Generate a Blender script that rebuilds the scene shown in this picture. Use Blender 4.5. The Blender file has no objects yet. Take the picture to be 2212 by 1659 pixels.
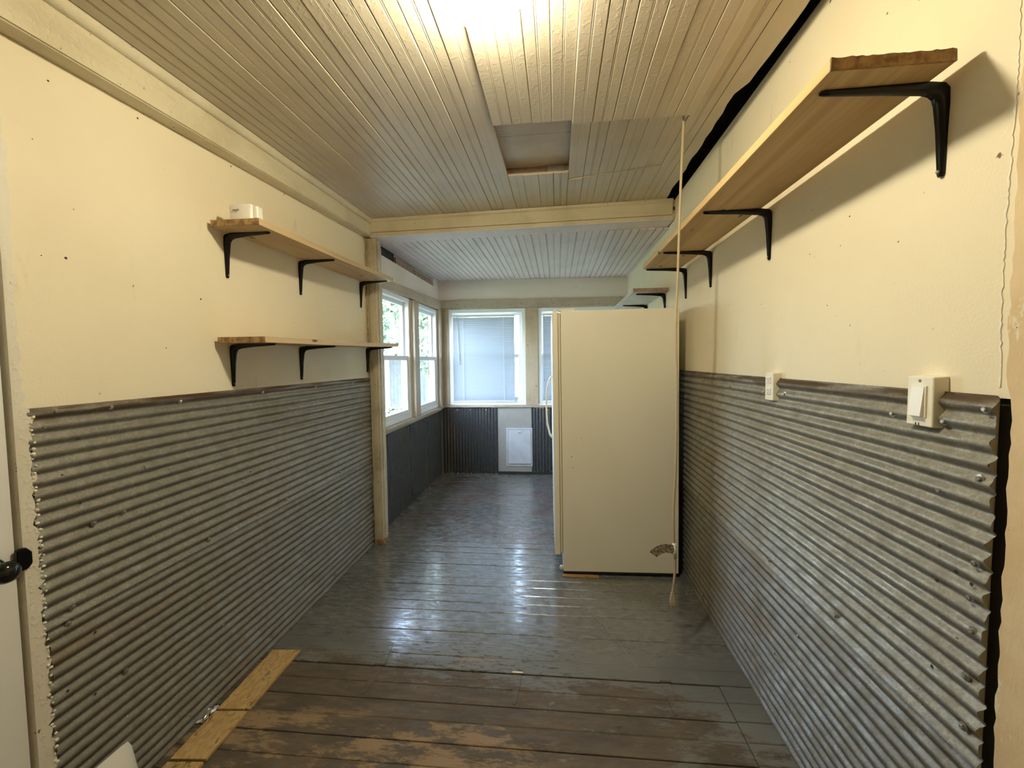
import bpy, math, random
from mathutils import Vector, Matrix
R = math.radians
random.seed(7)
C = bpy.context.scene.collection
SC = bpy.context.scene

# ---------------------------------------------------------------- camera
FPX = 920.0
yaw, pitch, roll = R(6.0495), R(3.1244), R(0.6)
fw = Vector((-math.sin(yaw)*math.cos(pitch), math.cos(yaw)*math.cos(pitch), -math.sin(pitch)))
r0 = Vector((math.cos(yaw), math.sin(yaw), 0)); u0 = r0.cross(fw)
rr = r0*math.cos(roll) - u0*math.sin(roll); uu = u0*math.cos(roll) + r0*math.sin(roll)
cd = bpy.data.cameras.new('camera'); cam = bpy.data.objects.new('camera', cd); C.objects.link(cam)
cd.sensor_width = 36; cd.lens = FPX/2212*36; cd.clip_start = .02; cd.clip_end = 200
m3 = Matrix((rr, uu, -fw)).transposed()
cam.matrix_world = Matrix.Translation((0, 0, 1.40)) @ m3.to_4x4()
SC.camera = cam

# ---------------------------------------------------------------- light
LAMP = 440.0            # emission of the ceiling bulb
SKY = 3.9
SUN = 9.0
w = bpy.data.worlds.new('sky'); SC.world = w; w.use_nodes = True
nt = w.node_tree; bg = nt.nodes['Background']
sk = nt.nodes.new('ShaderNodeTexSky'); sk.sky_type = 'NISHITA'; sk.sun_disc = False
sk.sun_elevation = R(52); sk.sun_rotation = R(150); sk.altitude = 100; sk.air_density = 1.0; sk.dust_density = 2.0
hs = nt.nodes.new('ShaderNodeHueSaturation'); hs.inputs['Saturation'].default_value = .72
nt.links.new(sk.outputs[0], hs.inputs['Color']); nt.links.new(hs.outputs[0], bg.inputs[0]); bg.inputs[1].default_value = SKY
sd = bpy.data.lights.new('sun', 'SUN'); sun = bpy.data.objects.new('sun', sd); C.objects.link(sun)
sd.energy = SUN; sd.angle = R(.6); sd.color = (1, .95, .86)
sun.rotation_euler = (R(40), 0, R(28)); sun.location = (3, -6, 9)
SC.view_settings.view_transform = 'Standard'; SC.view_settings.look = 'None'
SC.view_settings.exposure = 0.85; SC.view_settings.gamma = 1.0; SC.view_settings.use_curve_mapping = False
SC.cycles.use_denoising = True
SC.cycles.max_bounces = 10; SC.cycles.diffuse_bounces = 6; SC.cycles.transparent_max_bounces = 12
SC.cycles.sample_clamp_indirect = 6.0
SC.cycles.caustics_reflective = False; SC.cycles.caustics_refractive = False

# ---------------------------------------------------------------- materials
class NT:
    def __init__(s, name):
        s.m = bpy.data.materials.new(name); s.m.use_nodes = True
        s.t = s.m.node_tree; s.n = s.t.nodes; s.b = s.n['Principled BSDF']; s.out = s.n['Material Output']
        s.pos = None
    def new(s, t, **k):
        x = s.n.new(t)
        for a, v in k.items(): setattr(x, a, v)
        return x
    def link(s, a, b): s.t.links.new(a, b)
    def P(s):
        if s.pos is None: s.pos = s.new('ShaderNodeNewGeometry').outputs['Position']
        return s.pos
    def mapped(s, sc, off=0.0):
        mp = s.new('ShaderNodeMapping'); s.link(s.P(), mp.inputs[0])
        mp.inputs['Scale'].default_value = sc if not isinstance(sc, (int, float)) else (sc,)*3
        mp.inputs['Location'].default_value = (off, off*.7, off*1.3)
        return mp.outputs[0]
    def noise(s, sc, detail=4, rough=.55, off=0.0, dist=0.0):
        x = s.new('ShaderNodeTexNoise'); s.link(s.mapped(sc, off), x.inputs[0])
        x.inputs['Scale'].default_value = 1; x.inputs['Detail'].default_value = detail; x.inputs['Roughness'].default_value = rough
        x.inputs['Distortion'].default_value = dist
        return x.outputs[0]
    def voro(s, sc, off=0.0, feat='F1'):
        x = s.new('ShaderNodeTexVoronoi', feature=feat); s.link(s.mapped(sc, off), x.inputs[0]); x.inputs['Scale'].default_value = 1
        return x.outputs
    def ramp(s, v, lo, hi, a=0.0, b=1.0):
        x = s.new('ShaderNodeMapRange', interpolation_type='SMOOTHSTEP'); s.link(v, x.inputs[0])
        for i, q in enumerate((lo, hi, a, b)): x.inputs[i+1].default_value = q
        return x.outputs[0]
    def math(s, op, a, b):
        x = s.new('ShaderNodeMath', operation=op)
        for i, q in enumerate((a, b)):
            if isinstance(q, (int, float)): x.inputs[i].default_value = q
            else: s.link(q, x.inputs[i])
        return x.outputs[0]
    def axis(s, i):
        x = s.new('ShaderNodeSeparateXYZ'); s.link(s.P(), x.inputs[0]); return x.outputs[i]
    def mix(s, f, a, b):
        x = s.new('ShaderNodeMix', data_type='RGBA')
        for i, q in ((0, f), (6, a), (7, b)):
            if isinstance(q, (int, float)): x.inputs[i].default_value = q
            elif isinstance(q, tuple): x.inputs[i].default_value = (*q, 1)
            else: s.link(q, x.inputs[i])
        return x.outputs[2]
    def set(s, k, v):
        i = s.b.inputs[k]
        if isinstance(v, (int, float)): i.default_value = v
        elif isinstance(v, tuple): i.default_value = (*v, 1)
        else: s.link(v, i)
    def bump(s, h, st=.3, d=.01):
        x = s.new('ShaderNodeBump'); x.inputs['Strength'].default_value = st; x.inputs['Distance'].default_value = d
        s.link(h, x.inputs['Height']); s.link(x.outputs[0], s.b.inputs['Normal'])

def plain(name, col, rough=.5, metal=0.0, bump=None, var=None):
    t = NT(name); t.set('Roughness', rough); t.set('Metallic', metal)
    c = col
    if var: c = t.mix(t.ramp(t.noise(var[0], off=3), .35, .65), col, var[1])
    t.set('Base Color', c)
    if bump: t.bump(t.noise(bump[0], 3), bump[1], bump[2] if len(bump) > 2 else .004)
    return t.m

def plaster(name, col, stain, amt=.35):
    t = NT(name)
    c = t.mix(t.math('MULTIPLY', t.ramp(t.noise(1.6, 5), .42, .75), amt), col, stain)
    c = t.mix(t.math('MULTIPLY', t.ramp(t.noise((9, 9, 3), 6, .7, 5), .60, .78), .35), c, tuple(x*.62 for x in stain))
    c = t.mix(t.ramp(t.noise(45, 2, .5, 9), .76, .80), c, (.16, .12, .07))
    t.set('Base Color', c); t.set('Roughness', .62); t.set('Specular IOR Level', .3)
    h = t.math('ADD', t.noise(160, 3), t.math('MULTIPLY', t.noise(14, 3), 1.2))
    t.bump(h, .22, .0035)
    return t.m

def painted(name, col, dirt, axis=1, amt=.6, bumps=.35, rough=.42, chips=(.14, .09, .05), chip=.70):
    """painted wood with grain along an axis, dirt, chipped spots"""
    t = NT(name)
    sc = [26, 26, 26]; sc[axis] = 2.2
    g = t.noise(tuple(sc), 5, .6)
    c = t.mix(t.math('MULTIPLY', t.ramp(t.noise(3.1, 5, .6, 2), .42, .72), amt), col, dirt)
    c = t.mix(t.math('MULTIPLY', t.ramp(g, .5, .72), .35), c, dirt)
    c = t.mix(t.ramp(t.noise(38, 4, .6, 7), chip, chip+.025), c, chips)
    t.set('Base Color', c); t.set('Roughness', rough)
    h = t.math('ADD', t.math('MULTIPLY', g, .8), t.ramp(t.noise(70, 3, .5, 4), .5, .75))
    t.bump(h, bumps, .004)
    return t.m

def pine(name, base, dark, axis=1):
    t = NT(name)
    sc = [60, 60, 60]; sc[axis] = 1.6
    sc2 = [14, 14, 14]; sc2[axis] = .7
    g = t.noise(tuple(sc), 5, .6, 0, .6); g2 = t.noise(tuple(sc2), 3, .5, 4, .8)
    c = t.mix(t.ramp(g2, .35, .7), base, tuple(a*.45+b*.55 for a, b in zip(base, dark)))
    c = t.mix(t.math('MULTIPLY', t.ramp(g, .5, .75), .5), c, dark)
    ks = [11, 11, 11]; ks[axis] = 4.2
    k = t.voro(tuple(ks), 2.0)[0]
    c = t.mix(t.ramp(k, .13, .06), c, tuple(x*.30 for x in dark))
    t.set('Base Color', c); t.set('Roughness', .55); t.bump(g, .15, .002)
    return t.m

def galvanised(name, base, light, rust, run=1, rustz=None, stain=None, dark=1.0):
    t = NT(name)
    sp = t.voro(210, 1.0)[1]
    sep = t.new('ShaderNodeSeparateColor'); t.link(sp, sep.inputs[0])
    sp = t.math('ADD', t.math('MULTIPLY', sep.outputs[0], .22), t.math('MULTIPLY', t.noise(26, 5, .7, 3), .85))
    c = t.mix(t.ramp(sp, .35, .95), tuple(x*dark for x in base), tuple(x*dark for x in light))
    s2 = [7, 7, 7]; s2[run] = 1.3
    c = t.mix(t.math('MULTIPLY', t.ramp(t.noise(tuple(s2), 5, .6, 8), .52, .72), .55), c, stain or (.17, .12, .06))
    c = t.mix(t.math('MULTIPLY', t.ramp(t.noise(24, 5, .7, 6), .63, .74), .7), c, rust)
    c = t.mix(t.ramp(t.noise(52, 2, .5, 12), .765, .79), c, (.62, .6, .55))
    if rustz:
        e = t.ramp(t.axis(2), rustz-.05, rustz-.008)
        e = t.math('MULTIPLY', e, t.ramp(t.noise((6, 3, 30), 4, .6, 1), .34, .55))
        c = t.mix(e, c, rust)
    t.set('Base Color', c); t.set('Metallic', .45)
    t.set('Roughness', t.ramp(t.noise(18, 4, .6, 5), .3, .7, .42, .62))
    t.bump(t.noise(40, 4), .12, .004)
    return t.m

M = {}
M['wall'] = plaster('cream_plaster', (.80, .72, .545), (.66, .57, .40))
M['wall_far'] = plaster('white_plaster', (.75, .685, .625), (.60, .56, .47), .5)
M['wall_door'] = plaster('outer_cladding', (.55, .55, .55), (.5, .5, .5))
M['trim'] = painted('cream_gloss_paint', (.66, .595, .43), (.48, .41, .27))
M['trim_x'] = painted('cream_gloss_paint_cross', (.62, .555, .395), (.46, .39, .25), 0)
M['trim_z'] = painted('cream_gloss_paint_upright', (.58, .52, .385), (.36, .29, .185), 2, .9, chip=.655)
M['jamb'] = painted('white_jamb_paint', (.72, .68, .58), (.60, .53, .40), 2, .4)
M['tan'] = painted('tan_bare_trim', (.47, .40, .30), (.33, .26, .18), 1, .6, chip=.66)
M['tan_x'] = painted('tan_bare_trim_cross', (.45, .385, .30), (.32, .25, .18), 0, .6, chip=.64)
M['tan_z'] = painted('tan_bare_trim_upright', (.49, .41, .30), (.34, .26, .17), 2, .6, chip=.66)
M['ceil'] = painted('ceiling_paint', (.62, .55, .44), (.51, .44, .335), 1, .5, .17, .38, chip=.74)
M['ceil_sub'] = painted('bare_roof_boards', (.64, .56, .45), (.46, .38, .29), 0, .6)
M['ceil_far'] = painted('rear_ceiling_paint', (.74, .645, .62), (.56, .50, .46), 1, .5, .4, .45)
M['dark'] = plain('dark_void_black', (.035, .033, .03), .9)  # near-black; in the wall recesses it stands in for shade
M['lath'] = plain('pinkish_lath_wood', (.36, .24, .19), .7, var=(20, (.25, .16, .12)))
M['pine'] = pine('pine_board', (.60, .42, .20), (.36, .21, .085))
M['pine2'] = pine('aged_pine_board', (.58, .44, .25), (.36, .22, .10))
M['pine_x'] = pine('pine_end', (.50, .31, .13), (.25, .13, .05), 0)
M['pine_white'] = painted('whitewashed_board', (.62, .60, .56), (.42, .38, .33), 1, .6)
M['endgrain'] = plain('rough_end_grain', (.20, .115, .05), .8, bump=(120, .6), var=(40, (.42, .26, .11)))
M['black'] = plain('black_enamel', (.004, .004, .004), .22)
M['black'].node_tree.nodes['Principled BSDF'].inputs['Specular IOR Level'].default_value = .25
M['knob'] = plain('black_porcelain', (.006, .006, .006), .10)
M['white_plate'] = plain('white_painted_plate', (.80, .76, .64), .38, bump=(60, .15))
M['white_plastic'] = plain('white_plastic', (.80, .78, .74), .35)
M['slot'] = plain('dark_slot', (.03, .028, .025), .8)
M['almond'] = plain('almond_enamel', (.84, .815, .71), .42, bump=(220, .08, .002), var=(2.2, (.82, .79, .67)))
M['almond_door'] = plain('almond_door_skin', (.84, .815, .72), .35)
M['gasket'] = plain('tan_gasket', (.36, .27, .13), .6)
M['kick'] = plain('dark_kick_plate', (.02, .018, .015), .6)
M['vinyl'] = plain('white_vinyl', (.82, .84, .86), .35)
M['door'] = plain('white_door_paint', (.78, .78, .77), .45, bump=(140, .08, .002))
M['cord'] = plain('beige_cable', (.46, .37, .235), .5)
M['clip'] = plain('white_clip', (.82, .8, .74), .4)
M['zinc'] = plain('zinc_screw', (.42, .40, .36), .33, .85)
M['foil'] = plain('crumpled_foil', (.85, .84, .82), .22, 1.0)
M['paper'] = plain('white_paper', (.66, .64, .58), .7)
M['fibre'] = plain('white_torn_plaster', (.80, .76, .66), .8, bump=(120, .6))
M['panelwhite'] = plain('white_hatch_paint', (.68, .70, .74), .45, var=(6, (.60, .61, .63)))
M['foliage'] = plain('green_leaves', (.045, .09, .05), .5, var=(3, (.10, .17, .095)))
M['bark'] = plain('brown_bark', (.12, .08, .05), .9)
M['grass'] = plain('lawn_grass', (.07, .095, .06), .9, bump=(30, .6, .02), var=(2, (.11, .14, .09)))
M['concrete'] = plain('pale_concrete', (.40, .39, .37), .9)
M['fence'] = plain('weathered_fence_wood', (.055, .066, .074), .85, var=(5, (.085, .098, .105)))
M['paint_white'] = plain('white_outdoor_paint', (.8, .8, .8), .6)

# peeling casing by the right edge of the view
t = NT('peeling_tan_paint')
c = t.mix(t.ramp(t.noise(2.5, 5, .6), .4, .65), (.76, .60, .38), (.64, .47, .265))
c = t.mix(t.ramp(t.noise((11, 11, 5), 6, .7, 4), .60, .63), c, (.74, .66, .50))
c = t.mix(t.ramp(t.noise(40, 3, .6, 9), .70, .73), c, (.12, .08, .04))
t.set('Base Color', c); t.set('Roughness', .6); t.bump(t.noise((14, 14, 6), 6, .7, 4), .5, .006); M['peel'] = t.m

# OSB
t = NT('oriented_strand_board')
v = t.voro((130, 48, 130), 1.0); sep = t.new('ShaderNodeSeparateColor'); t.link(v[1], sep.inputs[0])
c = t.mix(sep.outputs[0], (.60, .42, .19), (.44, .28, .10))
c = t.mix(t.ramp(t.noise((50, 25, 50), 4, .6, 3), .58, .68), c, (.22, .125, .045))
t.set('Base Color', c); t.set('Roughness', .7); t.bump(v[0], .25, .003); M['osb'] = t.m

# worn floor paint: grey paint, brown where feet have worn it, bare wood in the most used spots
def floor_mat(name):
    t = NT(name)
    x, y = t.axis(0), t.axis(1)
    big = t.noise((1.3, 2.6, 1), 6, .62, 2)
    fine = t.noise((6, 20, 6), 7, .72, 1)
    grit = t.noise((48, 95, 40), 4, .7, 17)
    paint = t.mix(t.ramp(t.noise((1.5, 3, 1), 5, .65, 7), .35, .7), (.135, .135, .125), (.182, .180, .166))
    brown = t.mix(t.ramp(t.noise((4, 22, 3), 6, .7, 5), .35, .68), (.072, .054, .036), (.128, .091, .055))
    near = t.ramp(y, 2.0, 1.62)
    leftish = t.ramp(x, .85, .25)
    amt = t.math('MULTIPLY', t.math('MULTIPLY', near, t.math('ADD', t.math('MULTIPLY', leftish, .75), .25)), .36)
    amt = t.math('ADD', amt, t.math('MULTIPLY', t.math('SUBTRACT', big, .5), .75))
    amt = t.math('ADD', amt, t.math('MULTIPLY', t.math('SUBTRACT', fine, .5), .75))
    amt = t.math('ADD', amt, t.math('MULTIPLY', t.math('SUBTRACT', grit, .5), .20))
    wear = t.ramp(amt, .13, .25)
    c = t.mix(wear, paint, brown)
    # reddish old paint far back and beside the refrigerator
    red = t.math('MULTIPLY', t.ramp(t.noise((1.6, 3.2, 1), 5, .65, 31), .50, .60), t.ramp(y, 3.0, 3.5))
    red = t.math('MULTIPLY', red, t.ramp(fine, .40, .52))
    c = t.mix(t.math('MULTIPLY', red, .75), c, (.15, .075, .065))
    # bare tan wood, in two worn bands
    b1 = t.math('MULTIPLY', t.ramp(y, 1.62, 1.50), t.ramp(x, .10, -.25))
    b2 = t.math('MULTIPLY', t.math('MULTIPLY', t.ramp(y, 1.835, 1.85), t.ramp(y, 1.915, 1.90)), t.math('MULTIPLY', t.ramp(x, -.62, -.55), t.ramp(x, -.20, -.26)))
    bare = t.math('MULTIPLY', t.ramp(t.noise((3, 9, 2), 6, .7, 14), .47, .53), t.ramp(fine, .42, .54))
    bare = t.math('MULTIPLY', bare, t.math('MAXIMUM', b1, b2))
    c = t.mix(t.math('MULTIPLY', bare, .9), c, (.30, .20, .105))
    # flaked chips along the walked strip, pale scuffs
    walk = t.math('MULTIPLY', t.math('MULTIPLY', t.ramp(y, 3.9, 3.0), t.ramp(y, 1.6, 1.9)), t.math('MULTIPLY', t.ramp(x, .16, .0), t.ramp(x, -1.1, -.75)))
    chips = t.math('MULTIPLY', t.ramp(t.noise((16, 62, 22), 6, .75, 3), .535, .60), walk)
    c = t.mix(t.math('MULTIPLY', chips, .85), c, (.055, .038, .028))
    pale = t.ramp(t.noise((11, 30, 14), 6, .78, 21), .62, .67)
    c = t.mix(t.math('MULTIPLY', pale, .45), c, (.30, .275, .235))
    c = t.mix(t.ramp(grit, .70, .74), c, (.40, .37, .32))
    # grime in the board seams' neighbourhood and along the grain
    c = t.mix(t.math('MULTIPLY', t.ramp(t.noise((3, 60, 3), 5, .7, 41), .64, .74), .4), c, (.06, .046, .034))
    t.set('Base Color', c)
    rg = t.ramp(t.noise((14, 44, 10), 6, .72, 11), .36, .62, .15, .40)
    rg = t.math('ADD', rg, t.math('MULTIPLY', wear, .20))
    rg = t.math('ADD', rg, t.math('MULTIPLY', t.ramp(y, 2.15, 1.80), .22))
    rg = t.math('ADD', rg, t.math('MULTIPLY', chips, .30))
    t.set('Roughness', rg); t.set('Specular IOR Level', .9)
    t.set('Coat Weight', t.math('MULTIPLY', t.math('SUBTRACT', 1.0, wear), t.ramp(y, 1.8, 2.2, 0, 1.0))); t.set('Coat Roughness', t.ramp(t.noise((14, 44, 10), 6, .72, 11), .36, .62, .10, .30))
    h = t.math('ADD', t.math('MULTIPLY', fine, .7), t.math('MULTIPLY', t.noise((2, 5, 2), 3, .5, 8), .6))
    h = t.math('SUBTRACT', h, t.math('MULTIPLY', chips, .5))
    h = t.math('SUBTRACT', h, t.math('MULTIPLY', wear, .25))
    t.bump(h, .30, .002)
    return t.m
M['floor'] = floor_mat('worn_floor_paint')
M['hinge'] = plain('overpainted_iron', (.115, .105, .09), .42, .3, bump=(60, .3), var=(12, (.17, .13, .09)))

def thin_fresnel(t, ior):
    ge = t.new('ShaderNodeNewGeometry')
    fr = t.new('ShaderNodeFresnel')
    t.link(t.math('ADD', t.math('MULTIPLY', ge.outputs['Backfacing'], 1/ior-ior), ior), fr.inputs[0])
    return fr
# glass: thin clear pane that passes light and mirrors a little
def glass_mat(name, tint=(1, 1, 1), rough=0.0, base=.05):
    t = NT(name); t.n.remove(t.b)
    tr = t.new('ShaderNodeBsdfTransparent'); tr.inputs[0].default_value = (*tint, 1)
    gl = t.new('ShaderNodeBsdfGlossy'); gl.inputs['Roughness'].default_value = rough
    fr = thin_fresnel(t, 1.45)
    mx = t.new('ShaderNodeMixShader'); t.link(fr.outputs[0], mx.inputs[0]); t.link(tr.outputs[0], mx.inputs[1]); t.link(gl.outputs[0], mx.inputs[2])
    t.link(mx.outputs[0], t.out.inputs[0]); return t.m
M['glass'] = glass_mat('window_glass', (.96, .985, .98))
def cut_glass(name, tint=(.97, .93, .86)):
    t = NT(name); t.n.remove(t.b)
    tr = t.new('ShaderNodeBsdfTransparent'); tr.inputs[0].default_value = (*tint, 1)
    gl = t.new('ShaderNodeBsdfGlossy'); gl.inputs['Roughness'].default_value = .08
    tl = t.new('ShaderNodeBsdfTranslucent'); tl.inputs[0].default_value = (.95, .9, .85, 1)
    mx = t.new('ShaderNodeMixShader'); mx.inputs[0].default_value = .012
    t.link(tr.outputs[0], mx.inputs[1]); t.link(tl.outputs[0], mx.inputs[2])
    fr = thin_fresnel(t, 1.5)
    m2 = t.new('ShaderNodeMixShader'); t.link(fr.outputs[0], m2.inputs[0]); t.link(mx.outputs[0], m2.inputs[1]); t.link(gl.outputs[0], m2.inputs[2])
    t.link(m2.outputs[0], t.out.inputs[0]); return t.m
M['cutglass'] = cut_glass('pressed_glass'); M['rimglass'] = cut_glass('thick_rim_glass', (.86, .84, .80)); M['brass'] = plain('polished_lamp_metal', (.42, .33, .27), .18, 1.0)
t = NT('lamp_bulb_glow'); t.set('Base Color', (1, 1, 1)); t.set('Emission Color', (1, .94, .71)); t.set('Emission Strength', LAMP); M['bulb'] = t.m
t = NT('blind_slat_vinyl')
tl = t.new('ShaderNodeBsdfTranslucent'); tl.inputs[0].default_value = (.60, .76, .95, 1)
t.set('Base Color', (.385, .44, .51)); t.set('Roughness', .6)
mx = t.new('ShaderNodeMixShader'); mx.inputs[0].default_value = .012
t.link(t.b.outputs[0], mx.inputs[1]); t.link(tl.outputs[0], mx.inputs[2]); t.link(mx.outputs[0], t.out.inputs[0]); M['slat'] = t.m
t = NT('cable_tag_print')
br = t.ramp(t.noise((90, 20, 140), 2, .5, 1), .47, .52)
t.set('Base Color', t.mix(br, (.11, .085, .06), (.36, .31, .23))); t.set('Roughness', .5); M['tag'] = t.m

GR, GL, GRUST = (.205, .19, .158), (.36, .338, .288), (.085, .05, .025)
M['galv_lu'] = galvanised('galvanised_left_upper', GR, GL, GRUST, 1, 1.285)
M['galv_ll'] = galvanised('galvanised_left_lower', tuple(x*.92 for x in GR), tuple(x*.85 for x in GL), GRUST, 1, None, (.20, .135, .065))
M['galv_ru'] = galvanised('galvanised_right_upper', (.215, .20, .165), (.42, .395, .335), GRUST, 1, 1.325, (.24, .19, .10))
M['galv_rl'] = galvanised('galvanised_right_lower', tuple(x*.85 for x in GR), tuple(x*.9 for x in GL), GRUST, 1)
M['galv_far'] = galvanised('galvanised_rear_shaded', (.058, .060, .062), (.108, .112, .118), (.05, .03, .02), 2)  # same metal as the front sheets, colour darkened for the dim rear light

# ---------------------------------------------------------------- mesh helpers
WM = {}
def wm(o):
    if o is None: return Matrix()
    return WM[o]
class MB:
    def __init__(s): s.v = []; s.f = []
    def add(s, vs, fs):
        o = len(s.v); s.v += [Vector(v) for v in vs]; s.f += [tuple(i+o for i in f) for f in fs]; return s
    def hexa(s, p):   # 8 corners: bottom 4 ccw, top 4 ccw
        return s.add(p, [(3, 2, 1, 0), (4, 5, 6, 7), (0, 1, 5, 4), (1, 2, 6, 5), (2, 3, 7, 6), (3, 0, 4, 7)])
    def box(s, x0, x1, y0, y1, z0, z1):
        return s.hexa([(x0, y0, z0), (x1, y0, z0), (x1, y1, z0), (x0, y1, z0), (x0, y0, z1), (x1, y0, z1), (x1, y1, z1), (x0, y1, z1)])
    def loft(s, rings, closed=True, caps=True):
        n = len(rings[0]); o = len(s.v)
        for q in rings: s.v += [Vector(p) for p in q]
        for i in range(len(rings)-1):
            for j in range(n if closed else n-1):
                k = (j+1) % n
                s.f.append((o+i*n+j, o+i*n+k, o+(i+1)*n+k, o+(i+1)*n+j))
        if caps and closed:
            s.f.append(tuple(o+j for j in range(n))[::-1]); e = o+(len(rings)-1)*n
            s.f.append(tuple(e+j for j in range(n)))
        return s
    def tube(s, pts, r, n=8):
        pts = [Vector(p) for p in pts]; rings = []
        rs = r if isinstance(r, (list, tuple)) else [r]*len(pts)
        t0 = (pts[1]-pts[0]).normalized(); up = Vector((0, 0, 1)) if abs(t0.z) < .9 else Vector((0, 1, 0))
        for i, p in enumerate(pts):
            t = (pts[min(i+1, len(pts)-1)]-pts[max(i-1, 0)]).normalized()
            a = t.cross(up).normalized(); b = a.cross(t)
            rings.append([p+(a*math.cos(q*2*math.pi/n)+b*math.sin(q*2*math.pi/n))*rs[i] for q in range(n)])
        return s.loft(rings)
    def lathe(s, c, ax, prof, n=16):
        ax = Vector(ax).normalized(); c = Vector(c)
        e = Vector((0, 0, 1)) if abs(ax.z) < .9 else Vector((1, 0, 0))
        a = ax.cross(e).normalized(); b = ax.cross(a)
        rings = [[c+ax*h+(a*math.cos(2*math.pi*q/n)+b*math.sin(2*math.pi*q/n))*max(r_, 1e-4) for q in range(n)] for r_, h in prof]
        return s.loft(rings)
    def build(s, name, mat, parent=None, smooth=False, bevel=0, seg=2, xf=None, sharp=None):
        inv = wm(parent).inverted() if parent else Matrix()
        if xf is not None: inv = inv @ xf
        me = bpy.data.meshes.new(name); me.from_pydata([inv @ v for v in s.v], [], s.f); me.update()
        o = bpy.data.objects.new(name, me); C.objects.link(o); me.materials.append(mat)
        if parent: o.parent = parent
        WM[o] = wm(parent).copy() if parent else Matrix()
        if smooth: me.polygons.foreach_set('use_smooth', [True]*len(me.polygons))
        if sharp: me.set_sharp_from_angle(angle=R(sharp))
        if bevel:
            b = o.modifiers.new('bevel', 'BEVEL'); b.width = bevel; b.segments = seg; b.limit_method = 'ANGLE'
        return o
def tag(o, label, cat, group=None):
    o['label'] = label; o['category'] = cat
    if group: o['group'] = group
    return o
def thing(name, label, cat, loc=(0, 0, 0), rotz=0, group=None, lean=0):
    o = bpy.data.objects.new(name, None); C.objects.link(o); o.empty_display_size = .1
    o.location = loc; o.rotation_euler = (0, lean, rotz)
    WM[o] = Matrix.Translation(loc) @ o.rotation_euler.to_matrix().to_4x4()
    return tag(o, label, cat, group)
def struct(o, label=None):
    o['kind'] = 'structure'
    if label: o['label'] = label
    return o
def part(src, parent, loc, rot=None, scale=None):
    """another piece sharing src's mesh, as a child of parent (local placement)"""
    o = src.copy(); C.objects.link(o); o.parent = parent; o.location = loc
    if rot is not None: o.rotation_euler = rot
    if scale is not None: o.scale = scale
    WM[o] = wm(parent) @ Matrix.LocRotScale(o.location, o.rotation_euler, o.scale)
    return o

XL, XR = -1.42, .83           # wall planes of the passage
XL2 = -1.44                   # window wall of the rear room
YB, SKB = 5.15, R(1.2)        # rear wall, slightly out of square
def YBx(x): return YB + math.tan(SKB)*(x-XL2)
BX = Matrix.Translation((XL2, YB, 0)) @ Matrix.Rotation(SKB, 4, 'Z') @ Matrix.Translation((-XL2, -YB, 0))
def Zc(x, y): return 2.403 + .036*(x+1.36) + .02*(y-1)      # sloping ceiling of the passage

# ---------------------------------------------------------------- room shell
mb = MB(); mb.box(-1.75, 1.15, -1.2, 5.45, -.12, -.026)
floor = struct(mb.build('floor', M['dark']))
def board_section(x0, x1, y0, y1, z, ch=.0022, th=.024):
    """floor board: cross-section in y, run in x"""
    prof = [(y0, -th), (y0, -ch), (y0+ch, 0), (y1-ch, 0), (y1, -ch), (y1, -th)]
    m = MB()
    sk = math.tan(R(.55))
    m.loft([[(x, a+sk*(x+1.2), z+b) for a, b in prof] for x in (x0, x1)])
    return m
PIT = .0905; YC = 1.815
rnd = random.Random(3)
k = 0; y = YC
while y < 5.28:
    g = .0006 if rnd.random() < .7 else .0018
    board_section(XL2-.06, XR+.06, y+(.004 if k == 0 else g), y+PIT-g, rnd.uniform(-.0015, .001)).build('plank', M['floor'], floor)
    y += PIT; k += 1
y = YC
while y > -1.1:
    board_section(.684, XR+.05, y-PIT+.001, y-.001, rnd.uniform(-.001, .001)).build('plank', M['floor'], floor)
    board_section(XL-.05, -1.27, y-PIT+.001, y-.001, rnd.uniform(-.001, .001)).build('plank', M['floor'], floor)
    y -= PIT

# walls
mb = MB(); mb.box(XL-.14, XL, .985, 3.30, -.02, 2.62); mb.box(XL-.14, XL, -1.2, .985, 2.06, 2.62); mb.box(XL-.14, XL, -1.2, .06, -.02, 2.06)
wl = struct(mb.build('wall_left', M['wall']))
mb = MB(); mb.box(XR, XR+.12, .872, 5.35, 1.32, 2.52); mb.box(XR, XR+.12, .905, 5.35, -.02, 1.32); mb.box(XR+.03, XR+.12, .872, .905, -.02, 1.32)
wr = struct(mb.build('wall_right', M['wall']))
mb = MB(); mb.box(XR+.004, XR+.12, -1.2, .872, -.02, 2.52)
MB().box(XR+.012, XR+.0295, .873, .904, 0, 1.319).build('recess_shade', M['dark'], wr)  # dark strip standing in for the shadow behind the sheets' near edge
wr2 = struct(mb.build('wall_right', M['wall']))
mb = MB(); mb.box(XL-.14, XR+.12, -1.3, -1.2, -.02, 2.62); struct(mb.build('wall_front', M['wall']))
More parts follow.
